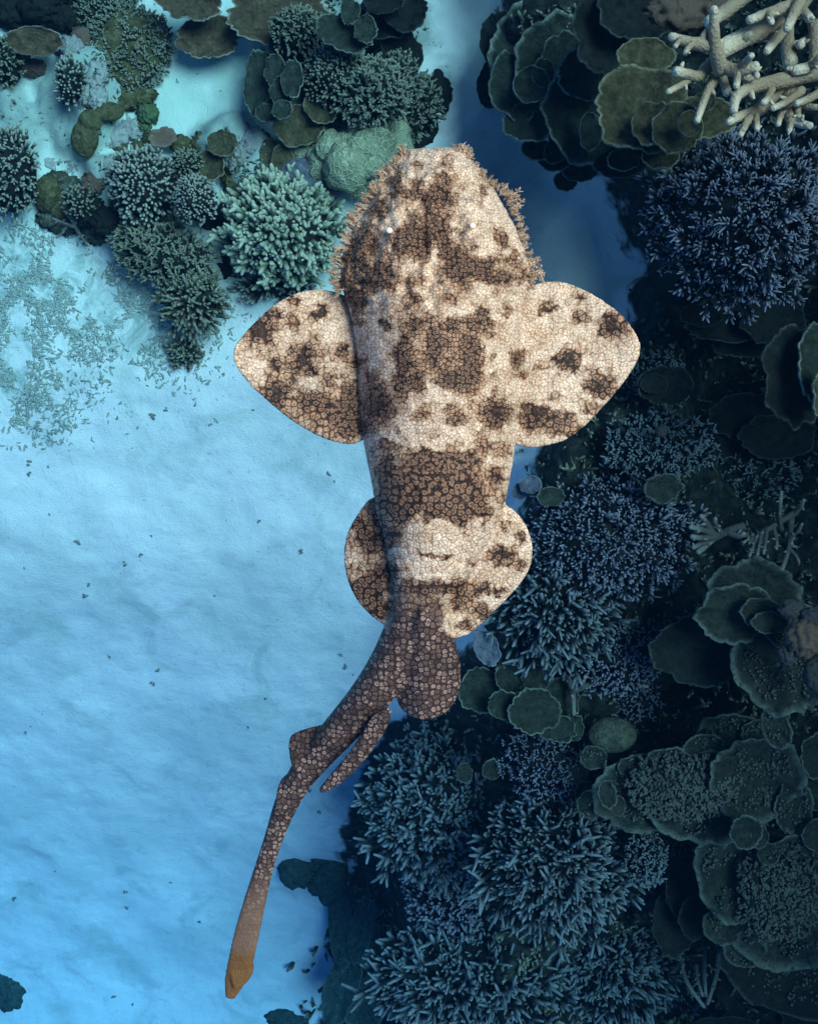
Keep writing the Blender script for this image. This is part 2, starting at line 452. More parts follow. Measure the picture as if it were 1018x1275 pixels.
def bush(name, label, cat, u, v, ru, rv, mat, n, length, r0, r1, nsub=1, lift=0.06, rise=0.08, spread=0.9, single=False,
         rot=0.0, group=None, edge=0.86, jit=0.22, base='rock', holes=None, fill=1.3, **kw):
    """a branching colony. ru, rv, length, r0, r1 in photo pixels; lift = height of the colony's foot above the
    ground, rise = dome height in metres. single: every branch is an object of its own"""
    zg = G(u, v)
    z0 = zg + lift
    s = px(z0 + rise)
    root = thing(name, label, cat, W(u, v, z0), group)
    rnd = random.Random(int(u * 7 + v * 13))
    Rz = Matrix.Rotation(rot, 3, 'Z')
    # the solid foot of the colony reaches down into the ground
    foot = link('colony_base', lump_mesh('colony_base', M[base], ru * s * .74, rv * s * .74, max(rise - .25 * length * s, .03), seed=int(u), sub=20), root)
    foot.rotation_euler = (0, 0, rot)
    stem = MB()
    stem.tube([(0, 0, -lift - .08), (0, 0, -lift * .6), (0, 0, -.01)], [min(ru, rv) * s * .55, min(ru, rv) * s * .4, min(ru, rv) * s * .45], 12)
    link('stem', stem.mesh('stem', M[base]), root)
    vars_ = fingers(mat, length * s, r0 * s, r1 * s, nsub, **kw)
    raw = None
    if not single:
        raw = [raw_mesh(m) for m in vars_]
        inst = []
    ga = math.pi * (3 - math.sqrt(5))
    for i in range(n):
        rr = math.sqrt((i + .5) / n); th = i * ga + rnd.uniform(-.3, .3)
        a, b = rr * math.cos(th), rr * math.sin(th)
        wob = 1 + .16 * mnoise.noise(Vector((math.cos(th) * 1.7, math.sin(th) * 1.7, u * .1)))
        if holes and any((a - h[0]) ** 2 + (b - h[1]) ** 2 < h[2] ** 2 for h in holes):
            continue
        p = Rz @ Vector((a * ru * s * edge * wob, b * rv * s * edge * wob, 0))
        zz = rise * (1 - rr * rr) - .45 * length * s
        p.z = zz + rnd.uniform(-.1, .15) * length * s
        d = Rz @ Vector((a * spread + rnd.gauss(0, jit), b * spread + rnd.gauss(0, jit), 1.0 - .35 * rr))
        d.normalize()
        F = dirframe(d, rnd.uniform(0, 6.28)) * rnd.uniform(.8, 1.2)
        if single:
            o = link('branch', vars_[rnd.randrange(6)], root)
            o.matrix_local = Matrix.Translation(p) @ F.to_4x4()
        else:
            inst.append((raw[rnd.randrange(6)], F, p))
    if single:
        inst = []
        raw = [raw_mesh(m) for m in vars_[:3]]
        nf = int(n * fill)
        for i in range(nf):
            rr = math.sqrt((i + .5) / nf); th = i * ga + 1.0 + rnd.uniform(-.4, .4)
            a, b = rr * math.cos(th), rr * math.sin(th)
            p = Rz @ Vector((a * ru * s * edge * .95, b * rv * s * edge * .95, rise * (1 - rr * rr) - .55 * length * s))
            d = Rz @ Vector((a * spread + rnd.gauss(0, jit * 1.4), b * spread + rnd.gauss(0, jit * 1.4), 1.0)); d.normalize()
            F = dirframe(d, rnd.uniform(0, 6.28)) * rnd.uniform(.65, .95)
            inst.append((raw[rnd.randrange(3)], F, p))
        o = link('small_branches', merged('small_branches', M[mat], inst), root); o['kind'] = 'stuff'
    if not single:
        o = link('branches', merged('branches', M[mat], inst), root)
        o['kind'] = 'stuff'
    return root

def plate_mesh(name, mat, rx, ry, cup, ruffle, lobes, thick, seed, nth=84, nr=9, edge=0.07, sect=None):
    """a coral plate: a thin leaf with a scalloped, thickened rim; cup > 0 lifts the rim"""
    rr = random.Random(seed)
    mb = MB()
    ph = [rr.uniform(0, 6.28) for _ in range(6)]
    def rim(th):
        d = Vector((math.cos(th), math.sin(th), 0)); o_ = Vector((0, 0, seed * .37))
        a = 1 + edge * 1.7 * mnoise.noise(d * (.9 + lobes * .22) + o_) + edge * 1.3 * mnoise.noise(d * 3.4 + o_) + edge * .7 * mnoise.noise(d * 8.0 + o_)
        a += edge * .55 * abs(math.sin((6 + seed % 5) * .5 * th * 2 + ph[0] + 2.2 * mnoise.noise(d * 1.3 + o_))) + edge * .22 * math.sin((19 + seed % 7) * th + ph[1]) + edge * .6 * mnoise.noise(d * 19 + o_)
        return a
    v = []; t = []; f = []
    def h(r, th):
        nz = mnoise.noise(Vector((r * math.cos(th) * 2.4, r * math.sin(th) * 2.4, seed * .71))) * .09 * min(rx, ry) * r
        nz += .012 * min(rx, ry) * r * r * (math.sin((17 + seed % 6) * th + 3 * mnoise.noise(Vector((r * 3, math.cos(th) * 2, math.sin(th) * 2)))) + mnoise.noise(Vector((r * math.cos(th) * 7, r * math.sin(th) * 7, seed * .3))) * 2)
        return nz + cup * r * r + ruffle * r ** 2.5 * (math.sin(lobes * th + ph[3]) + .6 * math.sin((lobes + 2) * th + ph[5]))
    rs = [0.0001] + [((i + 1) / nr) ** .8 for i in range(nr)]
    rs = rs[:-1] + [.965, 1.0]
    K = len(rs)
    for side in (0, 1):
        for i, r in enumerate(rs):
            for k in range(nth):
                th = 2 * math.pi * k / nth
                m_ = rim(th) if r > .3 else 1 + (rim(th) - 1) * r / .3
                tk = thick * (1.0 if r < .9 else (1.25 if i < K - 1 else .55))
                z = h(r, th) + (tk * .5 if side == 0 else -tk * .5 - thick * 1.4 * (1 - r))
                v.append((rx * r * m_ * math.cos(th), ry * r * m_ * math.sin(th), z)); t.append(r)
    for side in (0, 1):
        o = side * K * nth
        for i in range(K - 1):
            for k in range(nth):
                k2 = (k + 1) % nth
                q = (o + i * nth + k, o + (i + 1) * nth + k, o + (i + 1) * nth + k2, o + i * nth + k2)
                f.append(q if side == 0 else q[::-1])
    e0 = (K - 1) * nth; e1 = K * nth + (K - 1) * nth
    for k in range(nth):
        k2 = (k + 1) % nth
        f.append((e0 + k, e1 + k, e1 + k2, e0 + k2))
    mb.add(v, f, t)
    return mb.mesh(name, mat)

def plates(name, label, cat, z0, lst, mat='plategreen', thick=0.008, group=None, base='rock', part='plate', cup=0.25, edge=0.07, knobs=None, lobes=4):
    """a colony of overlapping plates. Each entry: (u, v, ru, rv[, dz, tilt_x, tilt_y, rot, mat]); z0 = height above the
    ground of the lowest plate; the stack climbs with the order of the list"""
    us = [p[0] for p in lst]; vv = [p[1] for p in lst]
    uc, vc = sum(us) / len(us), sum(vv) / len(vv)
    zg = G(uc, vc)
    root = thing(name, label, cat, W(uc, vc, zg), group)
    org = Vector(root.location)
    for i, p in enumerate(lst):
        u, v, ru, rv = p[:4]
        ex = list(p[4:]) + [None] * 5
        dz = ex[0] if ex[0] is not None else i * 0.028
        tx, ty, rot = (ex[1] or 0), (ex[2] or 0), (ex[3] or 0)
        mt = ex[4] or mat
        z = zg + z0 + dz
        s = px(z)
        seed = int(u * 3 + v * 5 + i)
        r = min(ru, rv) * s
        o = link(part, plate_mesh(part, M[mt], ru * s, rv * s, cup * r, 0.10 * r, lobes + seed % 3, thick, seed, edge=edge), root)
        o.location = W(u, v, z) - org
        o.rotation_euler = (R(tx + (seed * 37 % 17 - 8) * .9), R(ty + (seed * 53 % 17 - 8) * .9), R(rot))
        # stalk that carries the plate down to the ground
        st = MB()
        q0 = W(uc + (u - uc) * .35, vc + (v - vc) * .35, zg - .10) - W(u, v, z)
        st.tube([q0, q0 * .55 + Vector((0, 0, -.01)), q0 * .12 + Vector((0, 0, -.012)), (0, 0, -.014 - .10 * r)], [r * .55, r * .4, r * .22, r * .25], 10)
        so = link('stalk', st.mesh('stalk', M[base]), root); so.location = o.location
        if knobs:
            kb = MB(); rnd = random.Random(seed)
            nk = int(knobs * ru * rv / 16)
            for k in range(nk):
                a = math.sqrt(rnd.random()) * .8; th = rnd.uniform(0, 6.283)
                q = Vector((ru * s * a * math.cos(th), rv * s * a * math.sin(th), cup * r * a * a))
                kr = rnd.uniform(.9, 2.3) * s
                if mnoise.noise(q * 14 + Vector((seed, 0, 0))) < -.12: continue
                d = Vector((rnd.gauss(0, .5), rnd.gauss(0, .5), 1)).normalized()
                hgt = kr * rnd.uniform(1.2, 3.2)
                kb.tube([q, q + d * hgt * .6, q + d * hgt], [kr, kr * 1.05, kr * .6], 6)
            ko = link('nodules', kb.mesh('nodules', M['nodule']), o); ko['kind'] = 'stuff'
    return root

def mounds(name, label, cat, lst, mat, lift=0.0, group=None, part='lobe', rough=.16, hz=.8, sub=36, freq=2.2):
    us = [p[0] for p in lst]; vv = [p[1] for p in lst]
    uc, vc = sum(us) / len(us), sum(vv) / len(vv)
    zg = G(uc, vc)
    root = thing(name, label, cat, W(uc, vc, zg), group)
    org = Vector(root.location)
    for i, p in enumerate(lst):
        u, v, ru, rv = p[:4]
        dz = p[4] if len(p) > 4 else 0
        mt = p[5] if len(p) > 5 else mat
        z = zg + lift + dz
        s = px(z)
        o = link(part, lump_mesh(part, M[mt], ru * s, rv * s, min(ru, rv) * s * hz, seed=int(u + v), rough=rough, sub=sub, full=True, freq=freq), root)
        o.location = W(u, v, z) - org
    return root

def staghorn(name, label, cat, polys, z, mat, zvar=.05, group=None, sub=0, sides=8):
    """hand-laid branches: each (points in photo pixels, r_start, r_end, dz_start, dz_end)"""
    uc, vc = polys[0][0][0]
    zg = G(uc, vc)
    root = thing(name, label, cat, W(uc, vc, zg), group)
    org = Vector(root.location)
    rnd = random.Random(int(uc))
    for pts, ra, rb, da, db in polys:
        n = len(pts)
        # resample for a smooth limb
        P = []; Rr = []
        K = max(6, n * 4)
        for i in range(K + 1):
            a = i / K * (n - 1); j = min(int(a), n - 2); f = a - j
            p0 = pts[max(j - 1, 0)]; p1 = pts[j]; p2 = pts[j + 1]; p3 = pts[min(j + 2, n - 1)]
            def cr(c):
                return .5 * (2 * p1[c] + (p2[c] - p0[c]) * f + (2 * p0[c] - 5 * p1[c] + 4 * p2[c] - p3[c]) * f * f + (3 * p1[c] - p0[c] - 3 * p2[c] + p3[c]) * f ** 3)
            zz = z + da + (db - da) * i / K
            P.append(W(cr(0), cr(1), zz) - org)
            Rr.append((ra + (rb - ra) * i / K) * px(zz) * rnd.uniform(.93, 1.07))
        mb = MB()
        mb.tube(P, Rr, sides)
        # small knob branchlets along the limb
        for k in range(sub):
            i = rnd.randrange(int(K * .35), K)
            d = Vector((rnd.gauss(0, 1), rnd.gauss(0, 1), rnd.uniform(.2, 1))).normalized()
            l = Rr[i] * rnd.uniform(1.3, 2.6)
            mb.tube([P[i], P[i] + d * l * .6, P[i] + d * l], [Rr[i] * .6, Rr[i] * .5, Rr[i] * .3], 6, ts=[.6, .8, 1])
        o = link('branch', mb.mesh('branch', M[mat]), root)
    return root

# ------------------------------------------------------------------ the shark
def catmull(P, per=6, closed=True):
    P = np.array(P, float); n = len(P); out = []
    for j in range(n if closed else n - 1):
        if closed:
            p0, p1, p2, p3 = P[j - 1], P[j], P[(j + 1) % n], P[(j + 2) % n]
        else:
            p0, p1, p2, p3 = P[max(j - 1, 0)], P[j], P[j + 1], P[min(j + 2, n - 1)]
        for i in range(per):
            f = i / per
            out.append(.5 * (2 * p1 + (p2 - p0) * f + (2 * p0 - 5 * p1 + 4 * p2 - p3) * f * f + (3 * p1 - p0 - 3 * p2 + p3) * f ** 3))
    if not closed: out.append(P[-1])
    return np.array(out)

# spine: (u, v, half width px, z, half height above, half height below [m])
SPINE = [
 (538, 186, 33, 1.560, .010, .010), (538, 189, 38, 1.562, .018, .014), (539, 198, 47, 1.565, .030, .018), (541, 214, 59, 1.567, .040, .022), (543, 238, 75, 1.570, .050, .026),
 (543, 262, 89, 1.572, .058, .030), (541, 292, 105, 1.574, .066, .034), (541, 322, 116, 1.575, .072, .038), (542, 346, 119, 1.575, .078, .042),
 (543, 368, 115, 1.575, .082, .046), (544, 400, 106, 1.575, .086, .050), (546, 450, 101, 1.574, .086, .052), (546, 500, 99, 1.572, .084, .052),
 (547, 550, 95, 1.568, .080, .050), (548, 600, 86, 1.562, .074, .046), (547, 640, 78, 1.556, .068, .042), (543, 680, 63, 1.548, .058, .038),
 (533, 720, 47, 1.535, .050, .034), (519, 760, 34, 1.515, .044, .032), (500, 802, 29, 1.490, .040, .030), (479, 840, 27, 1.462, .037, .028),
 (453, 876, 25, 1.432, .034, .026), (421, 912, 22, 1.402, .028, .022), (396, 940, 20, 1.375, .023, .020), (373, 970, 17, 1.350, .020, .018),
 (356, 1002, 15, 1.325, .016, .014), (342, 1040, 12, 1.300, .011, .010), (329, 1080, 12, 1.275, .008, .008), (318, 1120, 14, 1.250, .007, .007),
 (308, 1160, 16, 1.228, .006, .006), (300, 1195, 16, 1.210, .0055, .0055), (292, 1222, 13, 1.196, .005, .005), (286, 1243, 6, 1.188, .004, .004)]

def shark_raw():
    V = []; F = []
    S = catmull(np.array(SPINE), 5, False)
    n = len(S); K = 40
    tan = np.gradient(S[:, :2], axis=0); tan /= np.linalg.norm(tan, axis=1)[:, None]
    # the head end keeps square cross-sections
    for i in range(n):
        u, v, hw, z, ht, hb = S[i]
        tx, ty = tan[i]
        if v < 690: tx, ty = 0, 1
        elif v < 760:
            w = (v - 690) / 70; tx, ty = tx * w, ty * w + (1 - w); l = math.hypot(tx, ty); tx, ty = tx / l, ty / l
        nx, ny = ty, -tx            # across, towards the right of the picture
        head = 1 - sstep(300, 480, v)
        for k in range(K):
            a = 2 * math.pi * k / K
            c, s = math.cos(a), math.sin(a)
            cx = math.copysign(abs(c) ** (.85 if v < 650 else .95), c)
            zz = (ht if s > 0 else hb) * math.copysign(abs(s) ** (1.0 + .25 * head), s)
            if s > 0 and v < 700:      # a raised crown and back with flatter flanks
                q = abs(cx)
                zz = ht * ((1 - q ** 2.2) * .82 + .18 * (1 - q ** 6)) if q < 1 else 0
            p = W(u + nx * hw * cx, v + ny * hw * cx, z)
            V.append((p.x, p.y, z + zz))
    for i in range(n - 1):
        for k in range(K):
            k2 = (k + 1) % K
            F.append((i * K + k, i * K + k2, (i + 1) * K + k2, (i + 1) * K + k))
    F.append(tuple(range(K))[::-1]); F.append(tuple((n - 1) * K + k for k in range(K)))
    def fin(outline, center, zf, t_in=.011, t_out=.0035):
        o = len(V)
        P = catmull(outline, 5)
        rings = [0.0, .25, .5, .75, .92, 1.0]
        m = len(P)
        for side in (1, -1):
            for r in rings:
                th = t_in + (t_out - t_in) * r
                if r == 1.0: th = t_out * .55
                for q in P:
                    u = center[0] + (q[0] - center[0]) * max(r, .001); v = center[1] + (q[1] - center[1]) * max(r, .001)
                    z = zf(u, v)
                    p = W(u, v, z); V.append((p.x, p.y, z + side * th))
        Rn = len(rings)
        for sd_ in (0, 1):
            b = o + sd_ * Rn * m
            for i in range(Rn - 1):
                for k in range(m):
                    k2 = (k + 1) % m
                    q = (b + i * m + k, b + (i + 1) * m + k, b + (i + 1) * m + k2, b + i * m + k2)
                    F.append(q)
        e0 = o + (Rn - 1) * m; e1 = o + Rn * m + (Rn - 1) * m
        for k in range(m):
            k2 = (k + 1) % m
            F.append((e0 + k, e1 + k, e1 + k2, e0 + k2))
    # pectoral fins
    fin([(470, 388), (430, 368), (405, 361), (375, 363), (345, 377), (320, 398), (300, 420), (290, 437), (294, 456), (310, 478), (335, 501), (362, 523), (390, 540), (415, 550), (442, 553), (462, 535), (480, 480)],
        (420, 460), lambda u, v: 1.545 + .02 * max(0, (430 - u) / 140) ** 2 - .012 * math.sin((u - 290) / 30) * (v - 360) / 200, .012, .0042)
    fin([(615, 388), (650, 362), (672, 352), (700, 351), (730, 362), (760, 380), (785, 405), (797, 431), (792, 452), (775, 478), (752, 505), (728, 530), (705, 547), (680, 555), (655, 557), (632, 545), (610, 480)],
        (670, 460), lambda u, v: 1.548 + .026 * max(0, (u - 655) / 140) ** 2 + .010 * math.sin((u - 640) / 28) * (v - 360) / 200, .012, .0042)
    # pelvic fins
    fin([(520, 640), (482, 622), (462, 620), (445, 640), (432, 665), (428, 692), (432, 720), (443, 745), (460, 765), (480, 778), (497, 770), (520, 720)],
        (480, 700), lambda u, v: 1.528 - .03 * max(0, (500 - u) / 80) - .02 * max(0, (v - 640) / 140), .012, .0042)
    fin([(575, 640), (610, 628), (632, 630), (649, 645), (660, 667), (663, 690), (657, 712), (640, 736), (618, 758), (595, 781), (577, 792), (560, 788), (548, 730)],
        (600, 700), lambda u, v: 1.545 + .014 * max(0, (u - 590) / 80) - .03 * max(0, (v - 640) / 140), .012, .0042)
    # first dorsal fin, folded over to the right of the tail
    fin([(530, 752), (541, 750), (551, 760), (560, 780), (569, 805), (574, 837), (570, 865), (555, 887), (530, 896), (508, 890), (494, 872), (496, 840), (505, 800), (518, 770)],
        (533, 835), lambda u, v: 1.560 - .0009 * max(0, v - 770) - .0000045 * (u - 530) ** 2 * 4 + .004 * math.sin(u / 9), .010, .0045)
    # second dorsal fin
    fin([(486, 882), (483, 903), (467, 930), (446, 956), (425, 975), (404, 987), (397, 983), (411, 965), (431, 941), (449, 915), (465, 890)],
        (450, 928), lambda u, v: 1.468 - .0005 * (v - 885) + .0004 * (u - 440), .008, .0042)
    # anal fin and lower lobe of the tail
    fin([(440, 898), (402, 902), (370, 911), (360, 921), (361, 944), (369, 962), (395, 950), (425, 920)], (400, 928), lambda u, v: 1.385 + .0002 * (u - 400), .008, .0042)
    fin([(378, 955), (354, 966), (345, 984), (344, 1008), (352, 1012), (372, 985)], (362, 984), lambda u, v: 1.342, .008, .0042)
    fin([(306, 1170), (313, 1190), (316, 1206), (311, 1219), (300, 1229), (291, 1231), (287, 1200)], (302, 1205), lambda u, v: 1.204, .006, .004)
    return V, F

def to_px(co):
    s = (HC - co[:, 2]) / FPX
    return CU + co[:, 0] / s, CV - co[:, 1] / s

# dark saddles, stars and spots of the back: (u, v, ru, rv, darkness)
BLOBS = [
 (545, 243, 26, 15, .75), (515, 241, 22, 9, .6), (553, 222, 16, 12, .45), (492, 230, 8, 26, .7), (520, 205, 12, 8, .35), (560, 200, 20, 8, .3), (600, 236, 9, 14, .4), (470, 262, 14, 16, .5),
 (455, 300, 14, 20, .75), (440, 320, 16, 22, .75), (430, 348, 12, 14, .7), (470, 345, 26, 19, .8), (452, 372, 10, 14, .6),
 (512, 300, 26, 22, .85), (545, 285, 20, 18, .6), (545, 310, 22, 20, .8), (570, 332, 17, 25, .95), (525, 268, 18, 10, .45), (600, 335, 19, 17, .95), (620, 346, 18, 11, .7), (625, 297, 9, 12, .6), (640, 322, 12, 12, .4), (650, 345, 10, 14, .5),
 (515, 352, 13, 11, .45), (513, 374, 12, 10, .6), (560, 370, 13, 8, .6), (598, 392, 10, 9, .8), (477, 402, 9, 9, .75), (445, 400, 12, 16, .45), (632, 385, 9, 8, .35), (608, 408, 14, 14, .4),
 (517, 440, 27, 50, .30), (568, 440, 34, 50, .40), (499, 455, 10, 40, .95), (540, 432, 8, 36, .95), (518, 404, 12, 9, .85), (518, 477, 14, 10, .95), (588, 450, 14, 36, .85), (565, 475, 22, 12, .85), (562, 402, 16, 9, .7), (588, 405, 10, 12, .6),
 (473, 508, 22, 24, .72), (473, 508, 8, 9, 1.0), (617, 515, 22, 24, .75), (617, 515, 9, 9, 1.0), (525, 515, 16, 14, .42), (563, 517, 16, 14, .42), (641, 446, 11, 14, .55), (641, 446, 5, 6, .7), (615, 446, 8, 7, .4), (614, 468, 7, 6, .35), (447, 450, 9, 10, .6), (483, 555, 12, 9, .4), (600, 555, 14, 10, .35), (464, 470, 10, 12, .3),
 (555, 600, 50, 46, .92), (530, 570, 26, 12, .8), (580, 572, 20, 14, .8), (565, 640, 34, 14, .85), (497, 612, 36, 36, .6), (480, 590, 16, 26, .55), (500, 640, 16, 14, .6), (595, 632, 18, 22, .85), (616, 590, 12, 13, .6), (616, 592, 5, 6, .8), (627, 560, 10, 12, .3), (625, 620, 10, 10, .35),
 (527, 682, 14, 10, .62), (547, 690, 16, 9, .62), (540, 731, 52, 11, .85), (585, 665, 7, 9, .5), (590, 700, 9, 7, .3),
 # pelvic fins
 (465, 690, 36, 85, .22), (459, 672, 15, 13, .9), (478, 710, 17, 11, .95), (455, 735, 22, 20, .85), (470, 760, 20, 14, .8), (448, 655, 12, 10, .6), (490, 665, 14, 12, .5),
 (626, 692, 20, 17, .75), (626, 691, 8, 8, 1.0), (603, 733, 11, 11, .75), (598, 762, 15, 12, .75), (630, 655, 10, 8, .5), (650, 668, 8, 9, .6), (575, 745, 14, 20, .6), (615, 735, 22, 5, .5), (650, 705, 10, 8, .5), (580, 780, 10, 8, .6),
 # left pectoral fin (brown all over)
 (365, 460, 85, 80, .12), (400, 520, 60, 40, .22), (322, 412, 22, 18, .8), (322, 412, 12, 9, 1.0), (378, 447, 22, 22, .6), (378, 447, 8, 8, 1.0), (343, 490, 22, 18, .75), (341, 489, 8, 9, 1.0), (400, 389, 16, 12, .6), (401, 389, 7, 7, 1.0), (424, 438, 12, 12, .68), (413, 476, 9, 8, .62), (365, 377, 12, 9, .8), (340, 388, 12, 8, .7), (425, 517, 28, 20, .85), (440, 535, 18, 12, .8), (345, 455, 10, 9, .5), (365, 400, 10, 9, .5), (385, 500, 14, 10, .6), (435, 490, 12, 20, .55), (440, 370, 12, 14, .6),
 # right pectoral fin (pale)
 (684, 384, 14, 11, .5), (684, 384, 6, 6, 1.0), (762, 407, 21, 18, .7), (763, 407, 9, 8, 1.0), (707, 446, 20, 18, .6), (707, 446, 8, 8, 1.0), (745, 482, 23, 16, .72), (747, 482, 8, 8, 1.0), (663, 521, 18, 16, .85), (670, 516, 9, 8, 1.0), (698, 520, 18, 14, .6), (667, 427, 10, 8, .35), (722, 395, 12, 10, .3), (690, 495, 10, 8, .35), (655, 468, 9, 9, .5), (725, 370, 9, 6, .4), (700, 535, 30, 12, .5), (735, 510, 14, 10, .4), (672, 460, 9, 8, .3),
]
CREAM = [(548, 672, 38, 22, 1.0), (545, 705, 36, 9, 1.0), (538, 335, 8, 34, .9), (540, 490, 10, 16, .9), (545, 555, 10, 8, .9), (488, 275, 14, 16, .5), (598, 270, 18, 18, .5), (690, 420, 34, 24, .5), (430, 415, 24, 14, .7), (600, 360, 10, 18, .6), (545, 655, 16, 10, .9), (590, 655, 12, 16, .7), (610, 745, 14, 9, .7), (595, 720, 12, 10, .6), (500, 700, 8, 20, .4), (540, 756, 9, 5, 1.0), (549, 772, 4, 8, .8)]

def build_shark():
    V, F = shark_raw()
    m = bpy.data.meshes.new('shark_raw'); m.from_pydata(V, [], F); m.update()
    tmp = link('shark_raw', m)
    md = tmp.modifiers.new('remesh', 'REMESH'); md.mode = 'VOXEL'; md.voxel_size = 0.0024; md.use_smooth_shade = True
    dg = bpy.context.evaluated_depsgraph_get()
    body = bpy.data.meshes.new_from_object(tmp.evaluated_get(dg))
    bpy.data.objects.remove(tmp); bpy.data.meshes.remove(m)
    body.name = 'body'
    nv = len(body.vertices)
    co = np.empty(nv * 3, np.float32); body.vertices.foreach_get('co', co); co = co.reshape(-1, 3).astype(float)
    ne = len(body.edges); ed = np.empty(ne * 2, np.int32); body.edges.foreach_get('vertices', ed); ed = ed.reshape(-1, 2)
    deg = np.bincount(ed.ravel(), minlength=nv).astype(float)[:, None]
    def smooth(c, k, w):
        for _ in range(k):
            acc = np.zeros_like(c)
            for a in range(c.shape[1]):
                acc[:, a] = np.bincount(ed[:, 0], c[ed[:, 1], a], nv) + np.bincount(ed[:, 1], c[ed[:, 0], a], nv)
            c = c + w * (acc / np.maximum(deg, 1) - c)
        return c
    for _ in range(4):                 # keeps thin fins from shrinking
        co = smooth(co, 1, .55); co = smooth(co, 1, -.57)
    co = smooth(co, 3, .5)
    u, v = to_px(co)
    up = (co[:, 2] > 1.555)
    # relief of the back: brow ridges, a groove down the nape, folds over the gills, snout pits
    def gz(cu, cv, ru, rv, h): return h * gauss(u, v, cu, cv, ru, rv)
    dz = (gz(486, 290, 13, 18, .010) + gz(590, 288, 13, 18, .010) + gz(500, 330, 30, 50, .004) + gz(585, 330, 30, 50, .004)
          - gz(541, 350, 7, 40, .002) - gz(520, 250, 10, 14, .005) - gz(565, 250, 10, 14, .005) + gz(543, 215, 24, 12, .004)
          + gz(517, 440, 18, 45, .004) + gz(570, 440, 18, 45, .004) - gz(470, 300, 8, 25, .004) - gz(612, 300, 8, 25, .004))
    for gx, sg in ((446, 1), (638, -1)):
        for k in range(4):
            dz -= gz(gx + sg * k * 3, 352 + 13 * k, 22 - 2 * k, 2.6, .0045)
    hd = sstep(430, 330, v)
    dz += hd * ((fbm(u / 11 + 40, v / 15 + 2, 3) - .5) * .016 + np.abs(fbm(u / 22 + 7, v / 30, 2) - .5) * -.02)
    dz += (fbm(u / 16, v / 16, 3) - .5) * .003 * sstep(700, 600, v) + (fbm(u / 6 + 5, v / 6, 2) - .5) * .0025
    co[:, 2] += np.where(up, dz, 0)
    body.vertices.foreach_set('co', co.ravel().astype(np.float32))
    # pattern
    wu = u + (fbm(u / 14, v / 14, 3) - .5) * 16 + (fbm(u / 4, v / 4 + 8, 2) - .5) * 8
    wv = v + (fbm(u / 14 + 31, v / 14 + 7, 3) - .5) * 16 + (fbm(u / 4 + 3, v / 4 + 81, 2) - .5) * 8
    D = .07 + .10 * gauss(u, v, 541, 290, 120, 110); core = np.zeros(nv)
    for cu, cv, ru, rv, s in BLOBS:
        r = np.sqrt(((wu - cu) / ru) ** 2 + ((wv - cv) / rv) ** 2)
        D = 1 - (1 - D) * (1 - s * (1 - sstep(.45, 1.2, r))) * (1 - .17 * s * (1 - sstep(.9, 2.1, r)))
        if s >= 1.0: core = np.maximum(core, 1 - sstep(.7, 1.35, r + (fbm(u / 3, v / 3, 2) - .5) * .9))
    D = np.clip(D + (fbm(u / 20 + 2, v / 20 + 9, 4) - .46) * .42 + (fbm(u / 7 + 12, v / 7 + 3, 3) - .5) * .40, 0, 1)
    for cu, cv, ru, rv, s in CREAM:
        r = np.sqrt(((wu - cu) / ru) ** 2 + ((wv - cv) / rv) ** 2)
        D = D * (1 - s * .9 * (1 - sstep(.6, 1.15, r)))
    tail = sstep(715, 775, v + (u - 540) * .1) 
    ul = 550 + 30 * sstep(782, 806, v); ll = 500 - 16 * sstep(715, 780, v)
    tail = tail * np.where(v < 812, 1 - sstep(ul - 7, ul + 8, u + (fbm(u / 6, v / 6) - .5) * 10), 1) * np.where(v < 784, sstep(ll - 7, ll + 7, u), 1)
    tip = sstep(1030, 1175, v) + 1.0 * sstep(1175, 1200, v)
    D = D * (1 - tail) + tail * np.clip(.58 + (fbm(u / 18, v / 18 + 44, 3) - .5) * 1.0, 0, 1)
    edge = np.zeros(nv)
    for nm, arr in (('dark', D), ('tail', tail), ('tip', tip), ('core', core)):
        at = body.attributes.new(nm, 'FLOAT', 'POINT'); at.data.foreach_set('value', arr.astype(np.float32))
    # skin material
    mat, nt, bs = nodes('shark_skin')
    L = nt.links.new
    P = N(nt, 'ShaderNodeNewGeometry').outputs['Position']
    A = lambda s: N(nt, 'ShaderNodeAttribute', attribute_name=s).outputs['Fac']
    mp = N(nt, 'ShaderNodeMapping'); mp.inputs['Scale'].default_value = (1, 1, .35); L(P, mp.inputs['Vector'])
    wob = N(nt, 'ShaderNodeTexNoise', i_Scale=60.0, i_Detail=2.0); L(mp.outputs['Vector'], wob.inputs['Vector'])
    wv_ = nt.nodes.new('ShaderNodeVectorMath'); wv_.operation = 'MULTIPLY_ADD'
    L(wob.outputs['Color'], wv_.inputs[0]); wv_.inputs[1].default_value = (.006, .006, .006); L(mp.outputs['Vector'], wv_.inputs[2])
    def vor(scale, rnd=1.0, feat='DISTANCE_TO_EDGE'):
        n = N(nt, 'ShaderNodeTexVoronoi', feature=feat, i_Scale=scale, i_Randomness=rnd); L(wv_.outputs[0], n.inputs['Vector']); return n.outputs['Distance']
    def noise(sc, det=3.0, r=.6):
        n = N(nt, 'ShaderNodeTexNoise', i_Scale=sc, i_Detail=det, i_Roughness=r); L(mp.outputs['Vector'], n.inputs['Vector']); return n.outputs['Fac']
    dark, tl, tp = A('dark'), A('tail'), A('tip')
    sep = N(nt, 'ShaderNodeSeparateXYZ'); L(P, sep.inputs[0])
    rear = math_(nt, 'MAXIMUM', ramp(nt, sep.outputs['Y'], (0.12, -0.02)), ramp(nt, math_(nt, 'ABSOLUTE', math_(nt, 'SUBTRACT', sep.outputs['X'], .035)), (.11, .15)))
